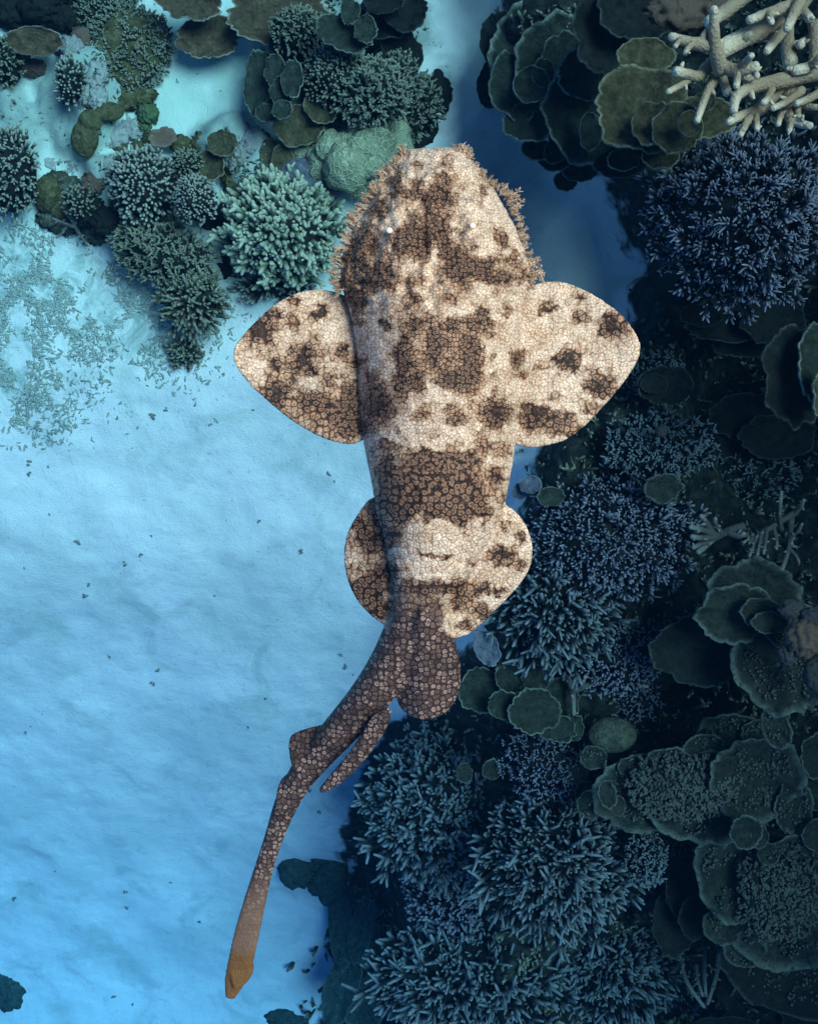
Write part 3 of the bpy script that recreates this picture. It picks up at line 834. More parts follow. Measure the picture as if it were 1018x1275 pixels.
    def vor2(scale, rnd):
        a_ = N(nt, 'ShaderNodeTexVoronoi', voronoi_dimensions='2D', feature='F1', i_Scale=scale, i_Randomness=rnd); L(wv_.outputs[0], a_.inputs['Vector'])
        b_ = N(nt, 'ShaderNodeTexVoronoi', voronoi_dimensions='2D', feature='DISTANCE_TO_EDGE', i_Scale=scale, i_Randomness=rnd); L(wv_.outputs[0], b_.inputs['Vector'])
        sp_ = N(nt, 'ShaderNodeSeparateColor'); L(a_.outputs['Color'], sp_.inputs[0])
        return a_.outputs['Distance'], b_.outputs['Distance'], sp_.outputs[0]
    def lerp(f, a, b):
        n = nt.nodes.new('ShaderNodeMix'); n.data_type = 'FLOAT'; L(f, n.inputs['Factor']); L(a, n.inputs['A']); L(b, n.inputs['B']); return n.outputs['Result']
    fd, fe, fr = vor2(205, .9)
    cd, ce, cr_ = vor2(122, .8)
    ld, le, lr = vor2(255, .95)
    d_ = lerp(rear, fd, cd); e_ = lerp(rear, fe, ce); rn = lerp(rear, fr, cr_)
    cell = ramp(nt, e_, (0.02, 0.15))                      # 0 on the net of lines between the cells
    ring = math_(nt, 'MULTIPLY', ramp(nt, d_, (.10, .24)), ramp(nt, d_, (.48, .34)))   # the pale ring of each cell
    dot = ramp(nt, d_, (.5, .3))
    gr = math_(nt, 'MULTIPLY', math_(nt, 'SUBTRACT', noise(120, 5, .75), .5), .8)
    dn = math_(nt, 'ADD', dark, gr)
    cream = mixc(nt, noise(35, 4), (0.80, 0.52, 0.38), (0.90, 0.67, 0.52))
    cream = mixc(nt, math_(nt, 'MULTIPLY', ramp(nt, noise(30, 6, .72), (.46, .64)), .8), cream, (0.56, 0.28, 0.15))
    cream = mixc(nt, math_(nt, 'MULTIPLY', ramp(nt, noise(95, 4, .7), (.50, .64)), .55), cream, (0.36, 0.16, 0.09))
    net = math_(nt, 'SUBTRACT', 1.0, cell)
    light = mixc(nt, math_(nt, 'MULTIPLY', ramp(nt, le, (.15, .02)), .66), cream, (0.26, 0.12, 0.07))
    light = mixc(nt, math_(nt, 'MULTIPLY', net, .30), light, (0.24, 0.11, 0.065))
    light = mixc(nt, math_(nt, 'MULTIPLY', ramp(nt, ld, (.42, .2)), .45), light, (0.98, 0.80, 0.64))
    mid = mixc(nt, ring, (0.26, 0.11, 0.055), (0.54, 0.30, 0.18))
    mid = mixc(nt, math_(nt, 'MULTIPLY', net, .95), mid, (0.05, 0.02, 0.013))
    drk = mixc(nt, math_(nt, 'MULTIPLY', ring, .85), (0.024, 0.009, 0.007), (0.30, 0.15, 0.095))
    drk = mixc(nt, net, drk, (0.012, 0.005, 0.004))
    c = mixc(nt, ramp(nt, dn, (.10, .46)), light, mid)
    c = mixc(nt, ramp(nt, math_(nt, 'ADD', dn, math_(nt, 'MULTIPLY', math_(nt, 'SUBTRACT', rn, .5), .35)), (.40, .72)), c, drk)
    fill = ramp(nt, math_(nt, 'SUBTRACT', A('core'), math_(nt, 'MULTIPLY', dot, .25)), (.25, .6))
    c = mixc(nt, math_(nt, 'MULTIPLY', fill, .92), c, (0.02, 0.008, 0.006))
    c = mixc(nt, ramp(nt, rn, (.0, 1.0, .22, 0)), c, (0.10, 0.05, 0.035))
    sp = math_(nt, 'MULTIPLY', ramp(nt, noise(480, 2), (.54, .66)), ramp(nt, dn, (.2, .7, .5, .08)))
    c = mixc(nt, sp, c, (0.98, 0.84, 0.68))
    # tail: grey brown with a coarse dark net
    td, te, tr = vor2(130, .85)
    tring = math_(nt, 'MULTIPLY', ramp(nt, td, (.05, .2)), ramp(nt, td, (.5, .3)))
    tc_ = mixc(nt, noise(24, 4), (0.062, 0.034, 0.031), (0.135, 0.077, 0.067))
    tc_ = mixc(nt, math_(nt, 'MULTIPLY', tring, ramp(nt, math_(nt, 'ADD', tr, math_(nt, 'MULTIPLY', noise(16, 4), 1.2)), (.85, 1.45, .04, .75))), tc_, (0.52, 0.32, 0.26))
    tc_ = mixc(nt, math_(nt, 'MULTIPLY', ramp(nt, te, (.16, .03)), ramp(nt, tp, (0.3, 1.0, .95, .12))), tc_, (0.018, 0.010, 0.010))
    tc_ = mixc(nt, math_(nt, 'MULTIPLY', ramp(nt, noise(20, 4), (.50, .62)), .72), tc_, (0.022, 0.013, 0.013))
    tc_ = mixc(nt, ramp(nt, tp, (0.1, 1.0, 0, .85)), tc_, mixc(nt, noise(60, 4), (0.13, 0.065, 0.045), (0.28, 0.15, 0.10)))
    tc_ = mixc(nt, ramp(nt, tp, (1.0, 1.9)), tc_, mixc(nt, noise(70, 4), (0.11, 0.045, 0.016), (0.24, 0.105, 0.035)))
    c = mixc(nt, tl, c, tc_)
    L(c, bs.inputs['Base Color'])
    bs.inputs['Roughness'].default_value = .62
    bs.inputs['Specular IOR Level'].default_value = .2
    hh = math_(nt, 'ADD', math_(nt, 'MULTIPLY', cell, .6), math_(nt, 'MULTIPLY', noise(300, 3), .8))
    b = N(nt, 'ShaderNodeBump', i_Strength=.5, i_Distance=.0022); L(hh, b.inputs['Height']); L(b.outputs['Normal'], bs.inputs['Normal'])
    body.materials.clear(); body.materials.append(mat)
    body.polygons.foreach_set('use_smooth', [True] * len(body.polygons))
    root = thing('carpet_shark', 'mottled cream and brown carpet shark with fringed head swimming above the seabed', 'shark', W(545, 500, 1.50))
    bo = link('body', body, root); bo.location = -Vector(root.location)
    # eyes: small pale spots beside the brow ridges
    me, ent, ebs = nodes('eye_pale'); ebs.inputs['Base Color'].default_value = (.9, .74, .6, 1); ebs.inputs['Roughness'].default_value = .3
    tops = co[:, 2]
    def surf(uu, vv, rad=5):
        k = np.hypot(u - uu, v - vv) < rad
        return float(tops[k].max()) if k.any() else 1.56
    for (uu, vv) in ((484.5, 287), (588, 281)):
        z = surf(uu, vv)
        em = lump_mesh('eye', me, .0042, .0038, .003, seed=3, sub=14, rough=.05, full=True)
        o = link('eye', em, root); o.location = W(uu, vv, z) - Vector(root.location)
    # tassels round the head
    ms, snt, sbs = nodes('tassel_skin')
    at = N(snt, 'ShaderNodeAttribute', attribute_name='t').outputs['Fac']
    info = N(snt, 'ShaderNodeObjectInfo').outputs['Random']
    cc = mixc(snt, info, (0.48, 0.29, 0.19), (0.88, 0.63, 0.47))
    cc = mixc(snt, ramp(snt, at, (.3, 1.0)), mixc(snt, .5, cc, (0.2, 0.11, 0.07)), cc)
    snt.links.new(cc, sbs.inputs['Base Color'])
    variants = []
    for i in range(8):
        r_ = random.Random(i + 50)
        mb = MB(); Lg = r_.uniform(.010, .0145)
        pts = [Vector((0, 0, 0)), Vector((r_.uniform(-.002, .002), 0, Lg * .5)), Vector((r_.uniform(-.004, .004), r_.uniform(-.002, .002), Lg))]
        mb.tube(pts, [.0012, .0008, .0004], 5)
        for k in range(24):
            a = r_.uniform(.05, .98); p = pts[0].lerp(pts[2], a); an = r_.choice((0, math.pi)) + r_.gauss(0, .7)
            l = Lg * r_.uniform(.2, .5)
            d = Vector((math.cos(an), math.sin(an) * .6, r_.uniform(.2, 1.3))).normalized()
            mb.tube([p, p + d * l * .6, p + d * l], [.0006, .00045, .0003], 3)
        variants.append(mb.mesh('skin_tassel', ms))
    Lft = catmull([(503, 190), (488, 205), (470, 226), (455, 245), (440, 266), (428, 290), (418, 318), (412, 345), (418, 360)], 8, False)
    Rgt = catmull([(572, 190), (590, 205), (612, 224), (634, 240), (645, 262), (655, 290), (664, 318), (668, 340), (662, 352)], 8, False)
    for A_ in (Lft, Rgt): A_[:, 0] = 541 + (A_[:, 0] - 541) * .955
    rnd = random.Random(4)
    def put(uu, vv, nx, ny, sc, dn_=0.0):
        o = link('skin_tassel', variants[rnd.randrange(8)], root)
        d = Vector((nx, -ny, rnd.uniform(-.1, .45))).normalized()
        z = 1.568 + rnd.uniform(-.008, .012) + dn_
        o.matrix_local = Matrix.Translation(W(uu, vv, z) - Vector(root.location)) @ (dirframe(d, rnd.uniform(0, 6.28)) * sc).to_4x4()
    for line, sg in ((Lft, -1), (Rgt, 1)):
        n = len(line)
        for i in range(n):
            t_ = line[min(i + 1, n - 1)] - line[max(i - 1, 0)]; t_ /= np.linalg.norm(t_)
            nx, ny = (t_[1], -t_[0]) if sg > 0 else (-t_[1], t_[0])
            for rep in range(2):
                big = 1.0 if sg < 0 else (1.15 if (i < 6 or 24 < i < 32 or i > 48) else .75)
                put(line[i][0] - nx * rnd.uniform(2, 9) + rnd.uniform(-2, 2), line[i][1] - ny * rnd.uniform(2, 9) + rnd.uniform(-2, 2),
                    nx + rnd.gauss(0, .35), ny + rnd.gauss(0, .35), big * rnd.uniform(.7, 1.1))
    for i in range(16):
        put(504 + i * 4.6 + rnd.uniform(-2, 2), 191 + rnd.uniform(-1, 2), rnd.gauss(0, .4), -1, rnd.uniform(.25, .5) if i < 13 else .8)

build_shark()
# ------------------------------------------------------------------ corals of the sandy upper left
bush('branching_coral', 'dense dark teal branching coral bush bordering the open sand channel', 'coral', 14, 215, 38, 62, 'teal', 330, 11, 2.0, 1.5, 1, .05, .16, .9)
bush('branching_coral', 'small dark bushy coral beside the brown rimmed table coral', 'coral', 8, 78, 24, 32, 'dkteal', 150, 10, 1.9, 1.4, 1, .08, .10)
bush('branching_coral', 'brown green finely branched coral with sandy holes in its top', 'coral', 162, 58, 62, 66, 'dkteal', 760, 7, 1.6, 1.3, 1, .02, .05, .7, base='olive',
     holes=((-.35, .35, .17), (-.25, .02, .18), (.28, .42, .2), (.1, -.1, .1), (-.75, -.45, .2)))
bush('branching_coral', 'narrow upright strip of digitate coral next to bare sand pockets', 'coral', 88, 103, 17, 34, 'teal', 110, 9, 1.8, 1.5, 0, .05, .07)
plates('plate_coral', 'brown table coral ledge with pale rim over a dark hollow', 'coral', .14, [(45, 52, 36, 17, 0, 14, 0, 0)], 'platebrown', edge=.06)
mounds('encrusting_coral', 'dark knobbly coral crust above the pale rimmed table ledge', 'coral', [(15, 14, 26, 20, .03), (48, 10, 24, 18, .06), (80, 22, 22, 18, .02), (30, 32, 20, 10, .0), (70, -6, 24, 14, .05)], 'rock', rough=.4, freq=3.5)
mounds('mound_coral', 'smooth olive hook shaped coral mound on sand beside the round digitate coral', 'coral', [(106, 172, 17, 24, .02), (113, 150, 15, 14, .03), (136, 139, 19, 12, .02)], 'olive', rough=.08, hz=.5)
mounds('algae_tuft', 'bright green soft algae lump on pale sand', 'algae', [(184, 141, 13, 14, .01), (180, 158, 9, 8, .0)], 'green', rough=.35, hz=.6, freq=4)
plates('plate_coral', 'small reddish brown plate coral poking out behind the round digitate coral', 'coral', .08, [(203, 172, 17, 12, 0, 8, 6, 20)], 'brown')
mounds('pale_rock', 'pale pitted rock patch between olive mound and green algae', 'rock', [(140, 168, 22, 18, .0), (165, 160, 18, 14, .0), (125, 195, 15, 10, -.01)], 'rubblerock', rough=.4, hz=.35, freq=4)
bush('digitate_coral', 'large round digitate coral cushion with two smaller cushions grown against it', 'coral', 180, 232, 48, 54, 'teal', 420, 9, 2.3, 1.9, 0, .10, .15, .95, jit=.12)
bush('digitate_coral', 'smaller upper round cushion coral touching the large digitate cushion', 'coral', 233, 205, 20, 20, 'dkteal', 190, 6, 1.6, 1.4, 0, .17, .07, .9, jit=.1)
bush('digitate_coral', 'smaller lower round cushion coral with fine pale tips beside the sand', 'coral', 245, 250, 29, 33, 'teal', 330, 6, 1.6, 1.4, 0, .20, .10, .9, jit=.1)
plates('plate_coral', 'olive plate coral between the fine cushions and pale digitate bush', 'coral', .05, [(278, 180, 20, 17, .03, 6, 0, 0), (265, 208, 16, 22, 0, -8, 4, 20)], 'plateolive')
bush('branching_coral', 'bushy green brown branching coral sloping below the round digitate cushion', 'coral', 205, 318, 76, 40, 'dkteal', 420, 13, 2.0, 1.5, 2, .03, .10, .9, rot=-.35)
bush('branching_coral', 'dark thick fingered coral at the tip of the left reef tongue', 'coral', 240, 375, 40, 46, 'dkteal', 190, 17, 2.7, 2.1, 1, .03, .09, 1.1)
bush('branching_coral', 'small isolated dark tufted coral on white sand', 'coral', 231, 440, 22, 18, 'dkteal', 110, 9, 2.0, 1.6, 1, .0, .05, 1.1)
bush('branching_coral', 'small rounded grey coral knob by the pale staghorn sprig', 'coral', 98, 252, 20, 19, 'dkteal', 110, 7, 1.8, 1.5, 0, .06, .07)
mounds('mound_coral', 'brown olive lump beside the dense dark teal bush', 'coral', [(60, 242, 18, 22, .02), (74, 262, 14, 14, .0)], 'olive', rough=.2)
staghorn('staghorn_coral', 'small pale staghorn sprig at the sand edge below the grey knob', 'coral',
         [([(98, 290), (90, 275), (80, 262)], 3, 1.8, 0, .06), ([(94, 283), (80, 278), (66, 272)], 2.8, 1.5, .02, .05), ([(92, 280), (102, 270), (110, 264)], 2.8, 1.5, .02, .06), ([(97, 288), (105, 300), (112, 306)], 2.6, 1.5, .01, .02), ([(88, 272), (92, 262), (94, 252)], 2.4, 1.3, .04, .08), ([(84, 280), (78, 290), (70, 296)], 2.4, 1.4, .02, .02)], G(95, 280) + .03, 'staggrey', sub=3, sides=6)
bush('digitate_coral', 'large pale green digitate coral with thick blunt fingers beside the shark head', 'coral', 352, 288, 84, 78, 'palegreen', 290, 19, 3.9, 3.1, 1, .10, .17, 1.05, single=True, sublen=.42, jit=.2)
mounds('lobed_coral', 'pale green lobed boulder coral with honeycomb skin by the shark snout', 'coral',
       [(440, 195, 38, 32, .12), (405, 200, 24, 24, .10), (432, 208, 28, 30, .18), (465, 185, 30, 30, .16), (490, 185, 24, 30, .12), (475, 220, 28, 24, .10), (412, 186, 20, 18, .15), (455, 165, 24, 18, .14), (385, 192, 22, 18, .07), (450, 228, 26, 20, .08), (420, 222, 15, 14, .17), (398, 214, 14, 13, .12), (445, 182, 15, 14, .2), (425, 186, 12, 11, .2), (470, 168, 14, 13, .2), (484, 202, 15, 15, .18), (460, 206, 16, 16, .19), (440, 224, 14, 13, .18), (412, 172, 12, 11, .14), (495, 165, 15, 16, .14)], 'lobe', rough=.13, hz=.8, freq=2.6, sub=36)
mounds('boulder', 'smooth grey brown rock dome under the pale green lobed coral', 'rock', [(385, 228, 44, 34, .02)], 'plateblue', rough=.1, hz=.6)
mounds('pale_rock', 'bluish pale rubble rock between olive plates and pale digitate bush', 'rock', [(302, 190, 28, 30, .0), (318, 178, 18, 18, .02)], 'rubblerock', rough=.35, hz=.35, freq=5)
plates('plate_coral', 'round olive plate coral overlapping behind the green lobed boulder coral', 'coral', .14, [(352, 200, 14, 18, -.04), (336, 192, 12, 18, -.06), (372, 158, 32, 24, 0, 6, 0, 10), (402, 132, 22, 22, .04, 4, -6, 0)], 'plateolive')
plates('plate_coral', 'grey green leafy plate coral tower standing at the edge of pale sand', 'coral', .12,
       [(322, 105, 18, 42, 0, 0, -8, 0), (345, 60, 12, 16, .02), (343, 90, 13, 22, .06), (333, 142, 15, 12, .05), (352, 115, 16, 18, .09, 0, -10, 0), (365, 100, 14, 24, .12, 0, -8, 0), (352, 138, 13, 12, .12)], 'plategreen')
bush('branching_coral', 'grey green fine branching coral behind the leafy plate tower', 'coral', 420, 95, 50, 46, 'greygreen', 520, 8, 1.8, 1.5, 0, .14, .12, .9)
bush('branching_coral', 'coarser grey olive branching coral above the green lobed boulder', 'coral', 462, 118, 46, 40, 'greygreen', 260, 14, 2.2, 1.7, 2, .14, .10, 1.0)
plates('plate_coral', 'wavy grey plate coral with thin pale rim on top of fine branching coral', 'coral', .32, [(430, 42, 36, 22, 0, 8, 0, -15), (436, 16, 12, 17, .03), (455, 38, 14, 17, .04)], 'plategreen', edge=.10)
bush('branching_coral', 'dark fine branching coral beside the wavy grey plate', 'coral', 372, 40, 40, 32, 'dkteal', 260, 9, 1.8, 1.4, 1, .14, .08)
plates('plate_coral', 'broad brown plate coral with white scalloped rim above the sand slope', 'coral', .10, [(262, 48, 42, 26, 0, 8, 0, 10), (345, 22, 60, 34, .06, 8, 0, 8), (238, 2, 42, 26, .09, 8, 0, -10)], 'platebrown', edge=.09)
plates('plate_coral', 'dark plate corals with thin rims bordering the blue channel', 'coral', .2, [(500, 70, 26, 30, -.05), (480, 22, 34, 30, 0), (505, 15, 26, 26, .05), (478, 2, 26, 18, .1)], 'platedark')
bush('branching_coral', 'dark branching coral fringe along the blue channel above the shark snout', 'coral', 512, 132, 34, 46, 'dkteal', 170, 14, 2.0, 1.5, 2, .03, .06, 1.1)
mounds('reef_boulder', 'dark reef boulder at the head of the blue channel', 'rock', [(515, 170, 30, 40, .0), (540, 120, 22, 30, -.05)], 'rock', rough=.35)

bush('branching_coral', 'low brown green coral turf above the sandy hole coral', 'coral', 120, 12, 60, 28, 'dkteal', 330, 7, 1.6, 1.3, 1, .02, .04, .8)
mounds('pale_rock', 'weathered pale rocks heaped beside the narrow digitate strip', 'rock', [(118, 95, 16, 20, .0), (108, 118, 14, 16, .0), (122, 122, 12, 14, .01), (90, 62, 14, 16, .0)], 'rubblerock', rough=.45, hz=.5, freq=4)
mounds('pale_rock', 'low encrusted rocks between grey coral knob and round cushion', 'rock', [(118, 228, 16, 14, .0, 'brown'), (112, 262, 20, 18, .0, 'rock'), (130, 275, 18, 16, .02, 'rock'), (135, 210, 12, 14, .0)], 'rubblerock', rough=.45, hz=.5, freq=4)
mounds('reef_boulder', 'dark encrusted boulder between pale digitate bush and fine cushions', 'rock', [(275, 262, 16, 40, -.02), (285, 330, 14, 22, -.03)], 'rock', rough=.4, hz=.8, freq=3)
bush('branching_coral', 'short dark coral fringe under the lower edge of pale digitate bush', 'coral', 345, 352, 60, 26, 'teal', 150, 13, 2.2, 1.7, 1, .0, .04, 1.3)
mounds('olive_rock', 'small olive crusted stones below the green algae lump', 'rock', [(150, 185, 9, 8, .0), (186, 172, 10, 8, .0), (172, 182, 8, 7, .0)], 'olive', rough=.4, hz=.6, freq=4)

mounds('encrusting_coral', 'ochre crust spreading over rocks under the sandy hole coral', 'coral', [(150, 122, 26, 14, -.01), (175, 118, 20, 12, -.01), (130, 112, 14, 12, .0)], 'olive', rough=.4, hz=.3, freq=4)
mounds('pale_rock', 'pale rubble heap left of the hook shaped olive mound', 'rock', [(70, 178, 20, 16, -.01), (84, 195, 16, 14, -.01), (60, 205, 16, 14, -.01), (90, 215, 14, 12, -.01), (104, 205, 12, 10, -.01)], 'rubblerock', rough=.5, hz=.35, freq=4)
mounds('encrusting_coral', 'teal brown crust joining dense bush and grey coral knob', 'coral', [(72, 228, 16, 14, -.01), (88, 232, 14, 12, -.01), (82, 280, 22, 12, -.02), (118, 290, 18, 14, -.02), (60, 272, 14, 12, -.01)], 'dome', rough=.45, hz=.45, freq=4)
mounds('encrusting_coral', 'olive crust at the lower end of the pale sand slope', 'coral', [(255, 178, 16, 14, -.01), (222, 178, 14, 10, -.01), (285, 205, 18, 16, -.01), (292, 225, 14, 14, -.01)], 'olive', rough=.45, hz=.4, freq=4)
mounds('encrusting_coral', 'brown crust on the rocks beside the brown rimmed table coral', 'coral', [(82, 58, 14, 12, .0), (100, 48, 12, 14, .0), (20, 70, 16, 14, .0), (40, 84, 16, 10, -.01)], 'brown', rough=.45, hz=.4, freq=4)
bush('branching_coral', 'dim fine branching coral along the edge of the blue channel', 'coral', 495, 100, 34, 40, 'greygreen', 260, 10, 1.8, 1.4, 1, .08, .08, 1.0)

# ------------------------------------------------------------------ corals of the upper right
plates('plate_coral', 'big whorled leafy plate coral with pale rims beside the blue channel', 'coral', .30,
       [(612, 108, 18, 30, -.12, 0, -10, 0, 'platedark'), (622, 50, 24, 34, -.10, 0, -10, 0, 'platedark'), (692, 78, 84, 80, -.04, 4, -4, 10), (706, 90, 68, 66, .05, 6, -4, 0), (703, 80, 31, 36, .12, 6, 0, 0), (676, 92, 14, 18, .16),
        (644, 110, 35, 48, .05, -4, -8, 10), (658, 157, 32, 26, .09, -8, -4, 0), (667, 188, 19, 15, .02, -8, 0, 0), (661, 107, 23, 22, .16, 0, 0, 20), (690, 200, 20, 14, -.03),
        (727, 146, 50, 68, .16, -6, -4, 10), (728, 96, 37, 32, .25, 6, 0, 0), (734, 165, 14, 24, .26, 0, -6, 0), (704, 226, 15, 13, -.06), (722, 215, 22, 12, -.04), (690, 190, 14, 14, .03)], 'plategreen', edge=.05, lobes=5)
plates('plate_coral', 'olive leafy plate coral cluster under the pale staghorn branches', 'coral', .50,
       [(770, 205, 32, 18, -.14, 0, 0, 0, 'platedark'), (802, 72, 36, 22, -.02, 6, 0, 0), (800, 143, 62, 60, 0, -4, -4, 10), (775, 200, 20, 14, -.10, 0, 0, 0, 'plategreen'), (812, 158, 26, 30, .08, -4, -6, 0), (822, 196, 23, 20, .03, -8, 0, 0), (842, 162, 30, 32, .12, -4, -6, 0), (876, 150, 38, 28, .10, -8, 0, 0), (856, 156, 14, 17, .18), (875, 128, 14, 12, .17)], 'plateolive', edge=.05, lobes=5)
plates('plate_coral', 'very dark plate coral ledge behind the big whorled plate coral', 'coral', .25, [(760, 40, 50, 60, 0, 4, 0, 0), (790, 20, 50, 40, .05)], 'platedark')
mounds('sponge', 'brown lumpy sponge in shade behind the pale staghorn branches', 'sponge', [(840, 18, 36, 24, .35, 'brown'), (810, 14, 22, 24, .3, 'dome'), (880, 10, 28, 22, .3, 'brown')], 'brown', rough=.35, freq=3)
ST = [([(897, 88), (889, 52), (888, 10)], 9.5, 3.6, .0, .10), ([(889, 57), (860, 53), (834, 45)], 9, 3.4, .03, .06), ([(862, 54), (856, 60), (853, 66)], 4, 2.4, .05, .09), ([(846, 49), (842, 55), (840, 58)], 3.4, 2.0, .06, .09),
      ([(1004, -10), (986, 14), (958, 34), (926, 47), (896, 62)], 10, 8.5, -.06, .02), ([(982, 8), (955, 17), (932, 25)], 8, 3.8, .03, .06), ([(956, 16), (958, 22), (960, 28)], 4.5, 2.6, .05, .09),
      ([(998, -4), (988, 16), (979, 36)], 8, 3.6, .04, .08), ([(978, 34), (964, 50), (954, 64)], 7, 3.6, -.02, .04), ([(980, 36), (980, 60), (984, 82)], 7, 7, -.06, -.05), ([(986, 14), (1000, 16), (1008, 24)], 7, 4, .0, .03),
      ([(895, 82), (918, 88), (942, 82)], 8.5, 4.4, .0, .05), ([(918, 88), (927, 78), (935, 69)], 5.5, 2.8, .02, .08), ([(917, 88), (917, 98), (916, 108)], 5, 2.8, .02, .05), ([(936, 83), (940, 90), (942, 95)], 4, 2.6, .03, .06),
      ([(886, 76), (870, 94), (854, 92), (841, 89)], 6.5, 4.4, -.04, .02), ([(862, 93), (850, 104), (830, 115)], 4.8, 2.6, -.02, .0), ([(895, 92), (880, 115), (867, 151)], 5.8, 3.0, -.04, .02), ([(897, 94), (902, 106), (905, 116)], 5.0, 4.2, -.05, -.03),
      ([(1030, 84), (979, 99), (944, 106), (918, 118), (913, 138)], 11, 3.6, -.03, .06), ([(970, 108), (944, 137), (920, 145), (906, 152)], 9.5, 3.2, -.05, .03), ([(932, 146), (926, 158), (921, 169)], 5, 2.5, .0, .03), ([(940, 141), (941, 152), (942, 161)], 4.4, 2.6, -.01, .02),
      ([(984, 100), (979, 130), (986, 150), (1009, 157)], 8.5, 3.2, -.06, .03), ([(984, 148), (983, 156), (982, 163)], 4.6, 2.4, .0, .03), ([(974, 138), (970, 147), (968, 155)], 4.2, 2.4, -.02, .01), ([(997, 113), (978, 127), (961, 135)], 5.5, 2.6, -.01, .04),
      ([(1030, 108), (1008, 122), (990, 129)], 5.5, 3.0, -.02, .03), ([(994, 128), (1006, 133), (1022, 134)], 4.6, 2.6, -.02, .02), ([(1014, 30), (1015, 60), (1010, 82), (988, 88)], 8.5, 4.5, -.02, .02), ([(1000, 86), (1012, 80), (1020, 70)], 5, 3, .0, .05), ([(994, 126), (992, 140), (996, 150)], 4.4, 2.6, -.02, .02),
      ([(930, -8), (905, 12), (882, 28)], 9, 6, -.16, -.12), ([(1030, 40), (1012, 46), (995, 56)], 8, 4, -.08, -.02), ([(940, 108), (930, 98), (924, 92)], 6, 4, -.03, .0), ([(960, 110), (955, 122), (950, 128)], 5, 3, .0, .05)]
ST = [(a, b * 1.12, c * 1.4, d, e) for a, b, c, d, e in ST]
staghorn('staghorn_coral', 'large pale tan staghorn coral with thick pointed branches', 'coral', ST, .60, 'stag', sub=1)
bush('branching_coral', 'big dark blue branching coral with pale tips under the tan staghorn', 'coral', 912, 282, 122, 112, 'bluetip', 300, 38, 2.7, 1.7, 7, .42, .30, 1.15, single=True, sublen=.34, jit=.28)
bush('branching_coral', 'small dark fringed coral under the olive leafy plate cluster', 'coral', 765, 228, 36, 22, 'dkteal', 200, 9, 1.8, 1.4, 1, .10, .06, 1.2)

# ------------------------------------------------------------------ the dark middle of the right-hand reef
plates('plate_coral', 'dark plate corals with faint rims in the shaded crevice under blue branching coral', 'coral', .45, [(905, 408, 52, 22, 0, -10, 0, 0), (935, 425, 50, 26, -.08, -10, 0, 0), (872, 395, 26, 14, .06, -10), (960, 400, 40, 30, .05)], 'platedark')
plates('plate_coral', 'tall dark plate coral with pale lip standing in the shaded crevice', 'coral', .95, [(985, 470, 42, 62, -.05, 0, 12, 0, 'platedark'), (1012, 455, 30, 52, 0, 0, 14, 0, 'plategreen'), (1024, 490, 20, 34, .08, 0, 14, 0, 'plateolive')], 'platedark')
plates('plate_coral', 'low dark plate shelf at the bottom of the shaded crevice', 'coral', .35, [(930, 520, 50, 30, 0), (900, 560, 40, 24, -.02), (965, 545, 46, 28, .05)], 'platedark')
bush('branching_coral', 'dark turf like fine branching coral with tiny specks behind the right pectoral fin', 'coral', 800, 478, 60, 48, 'bluegreen', 380, 9, 1.7, 1.2, 2, .02, .06, .9)
plates('plate_coral', 'faint thin rimmed plate coral amid dark fine branching coral', 'coral', .22, [(826, 480, 36, 24, 0), (812, 478, 18, 12, .03)], 'platedark')
bush('branching_coral', 'low blue green branching coral beside the shaded crevice', 'coral', 820, 555, 72, 44, 'bluegreen', 380, 13, 1.9, 1.4, 2, .02, .06, 1.1)
bush('branching_coral', 'sparse thin twigged blue coral on the rim of the shaded crevice', 'coral', 930, 600, 66, 42, 'bluegreen', 170, 15, 1.9, 1.3, 3, .05, .06, 1.2)
mounds('sponge', 'small bright blue sponge ball amid dark branching coral', 'sponge', [(823, 537, 8, 8, .20)], 'bluesponge', rough=.2, hz=1, sub=14)
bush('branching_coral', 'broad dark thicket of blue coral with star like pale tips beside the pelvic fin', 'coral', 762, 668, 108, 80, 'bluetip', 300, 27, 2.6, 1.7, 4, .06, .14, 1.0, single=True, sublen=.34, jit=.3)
bush('branching_coral', 'pale green blue finger coral fanning out next to the right pelvic fin', 'coral', 690, 752, 74, 72, 'bluegreen', 280, 36, 3.2, 2.3, 1, .08, .13, 1.35, single=True, sublen=.42, jit=.25)
bush('branching_coral', 'dense fine tipped blue coral below the pale finger coral', 'coral', 765, 808, 66, 62, 'bluetip', 420, 13, 2.2, 1.6, 2, .05, .12, 1.0, sublen=.4)
plates('plate_coral', 'two small pale lobed plates beside the shark waist', 'coral', .22, [(647, 612, 10, 10, 0), (660, 604, 14, 11, .03)], 'plateblue')
plates('plate_coral', 'small dim green plate next to the pale finger coral', 'coral', .16, [(684, 618, 17, 12, 0, 8)], 'plategreen')
plates('plate_coral', 'squarish grey green plate rising from the blue thicket', 'coral', .28, [(824, 607, 24, 19, 0, 10, 0, 10)], 'plategrey')
staghorn('staghorn_coral', 'grey staghorn coral with stubby fingers above the broad scalloped plates', 'coral',
         [([(925, 655), (893, 667), (868, 688)], 6, 4, 0, .02), ([(893, 667), (875, 660), (858, 656)], 5, 3.2, .02, .05), ([(890, 668), (874, 670), (860, 668)], 5, 3.2, .02, .05), ([(886, 664), (878, 650), (872, 642)], 5, 3, .02, .06), ([(905, 662), (918, 668), (926, 664)], 5, 3, .01, .04), ([(880, 676), (870, 678), (862, 682)], 4, 3, .02, .03), ([(898, 665), (890, 652), (890, 645)], 4, 2.6, .02, .05)], G(890, 665) + .30, 'staggrey', sub=3)
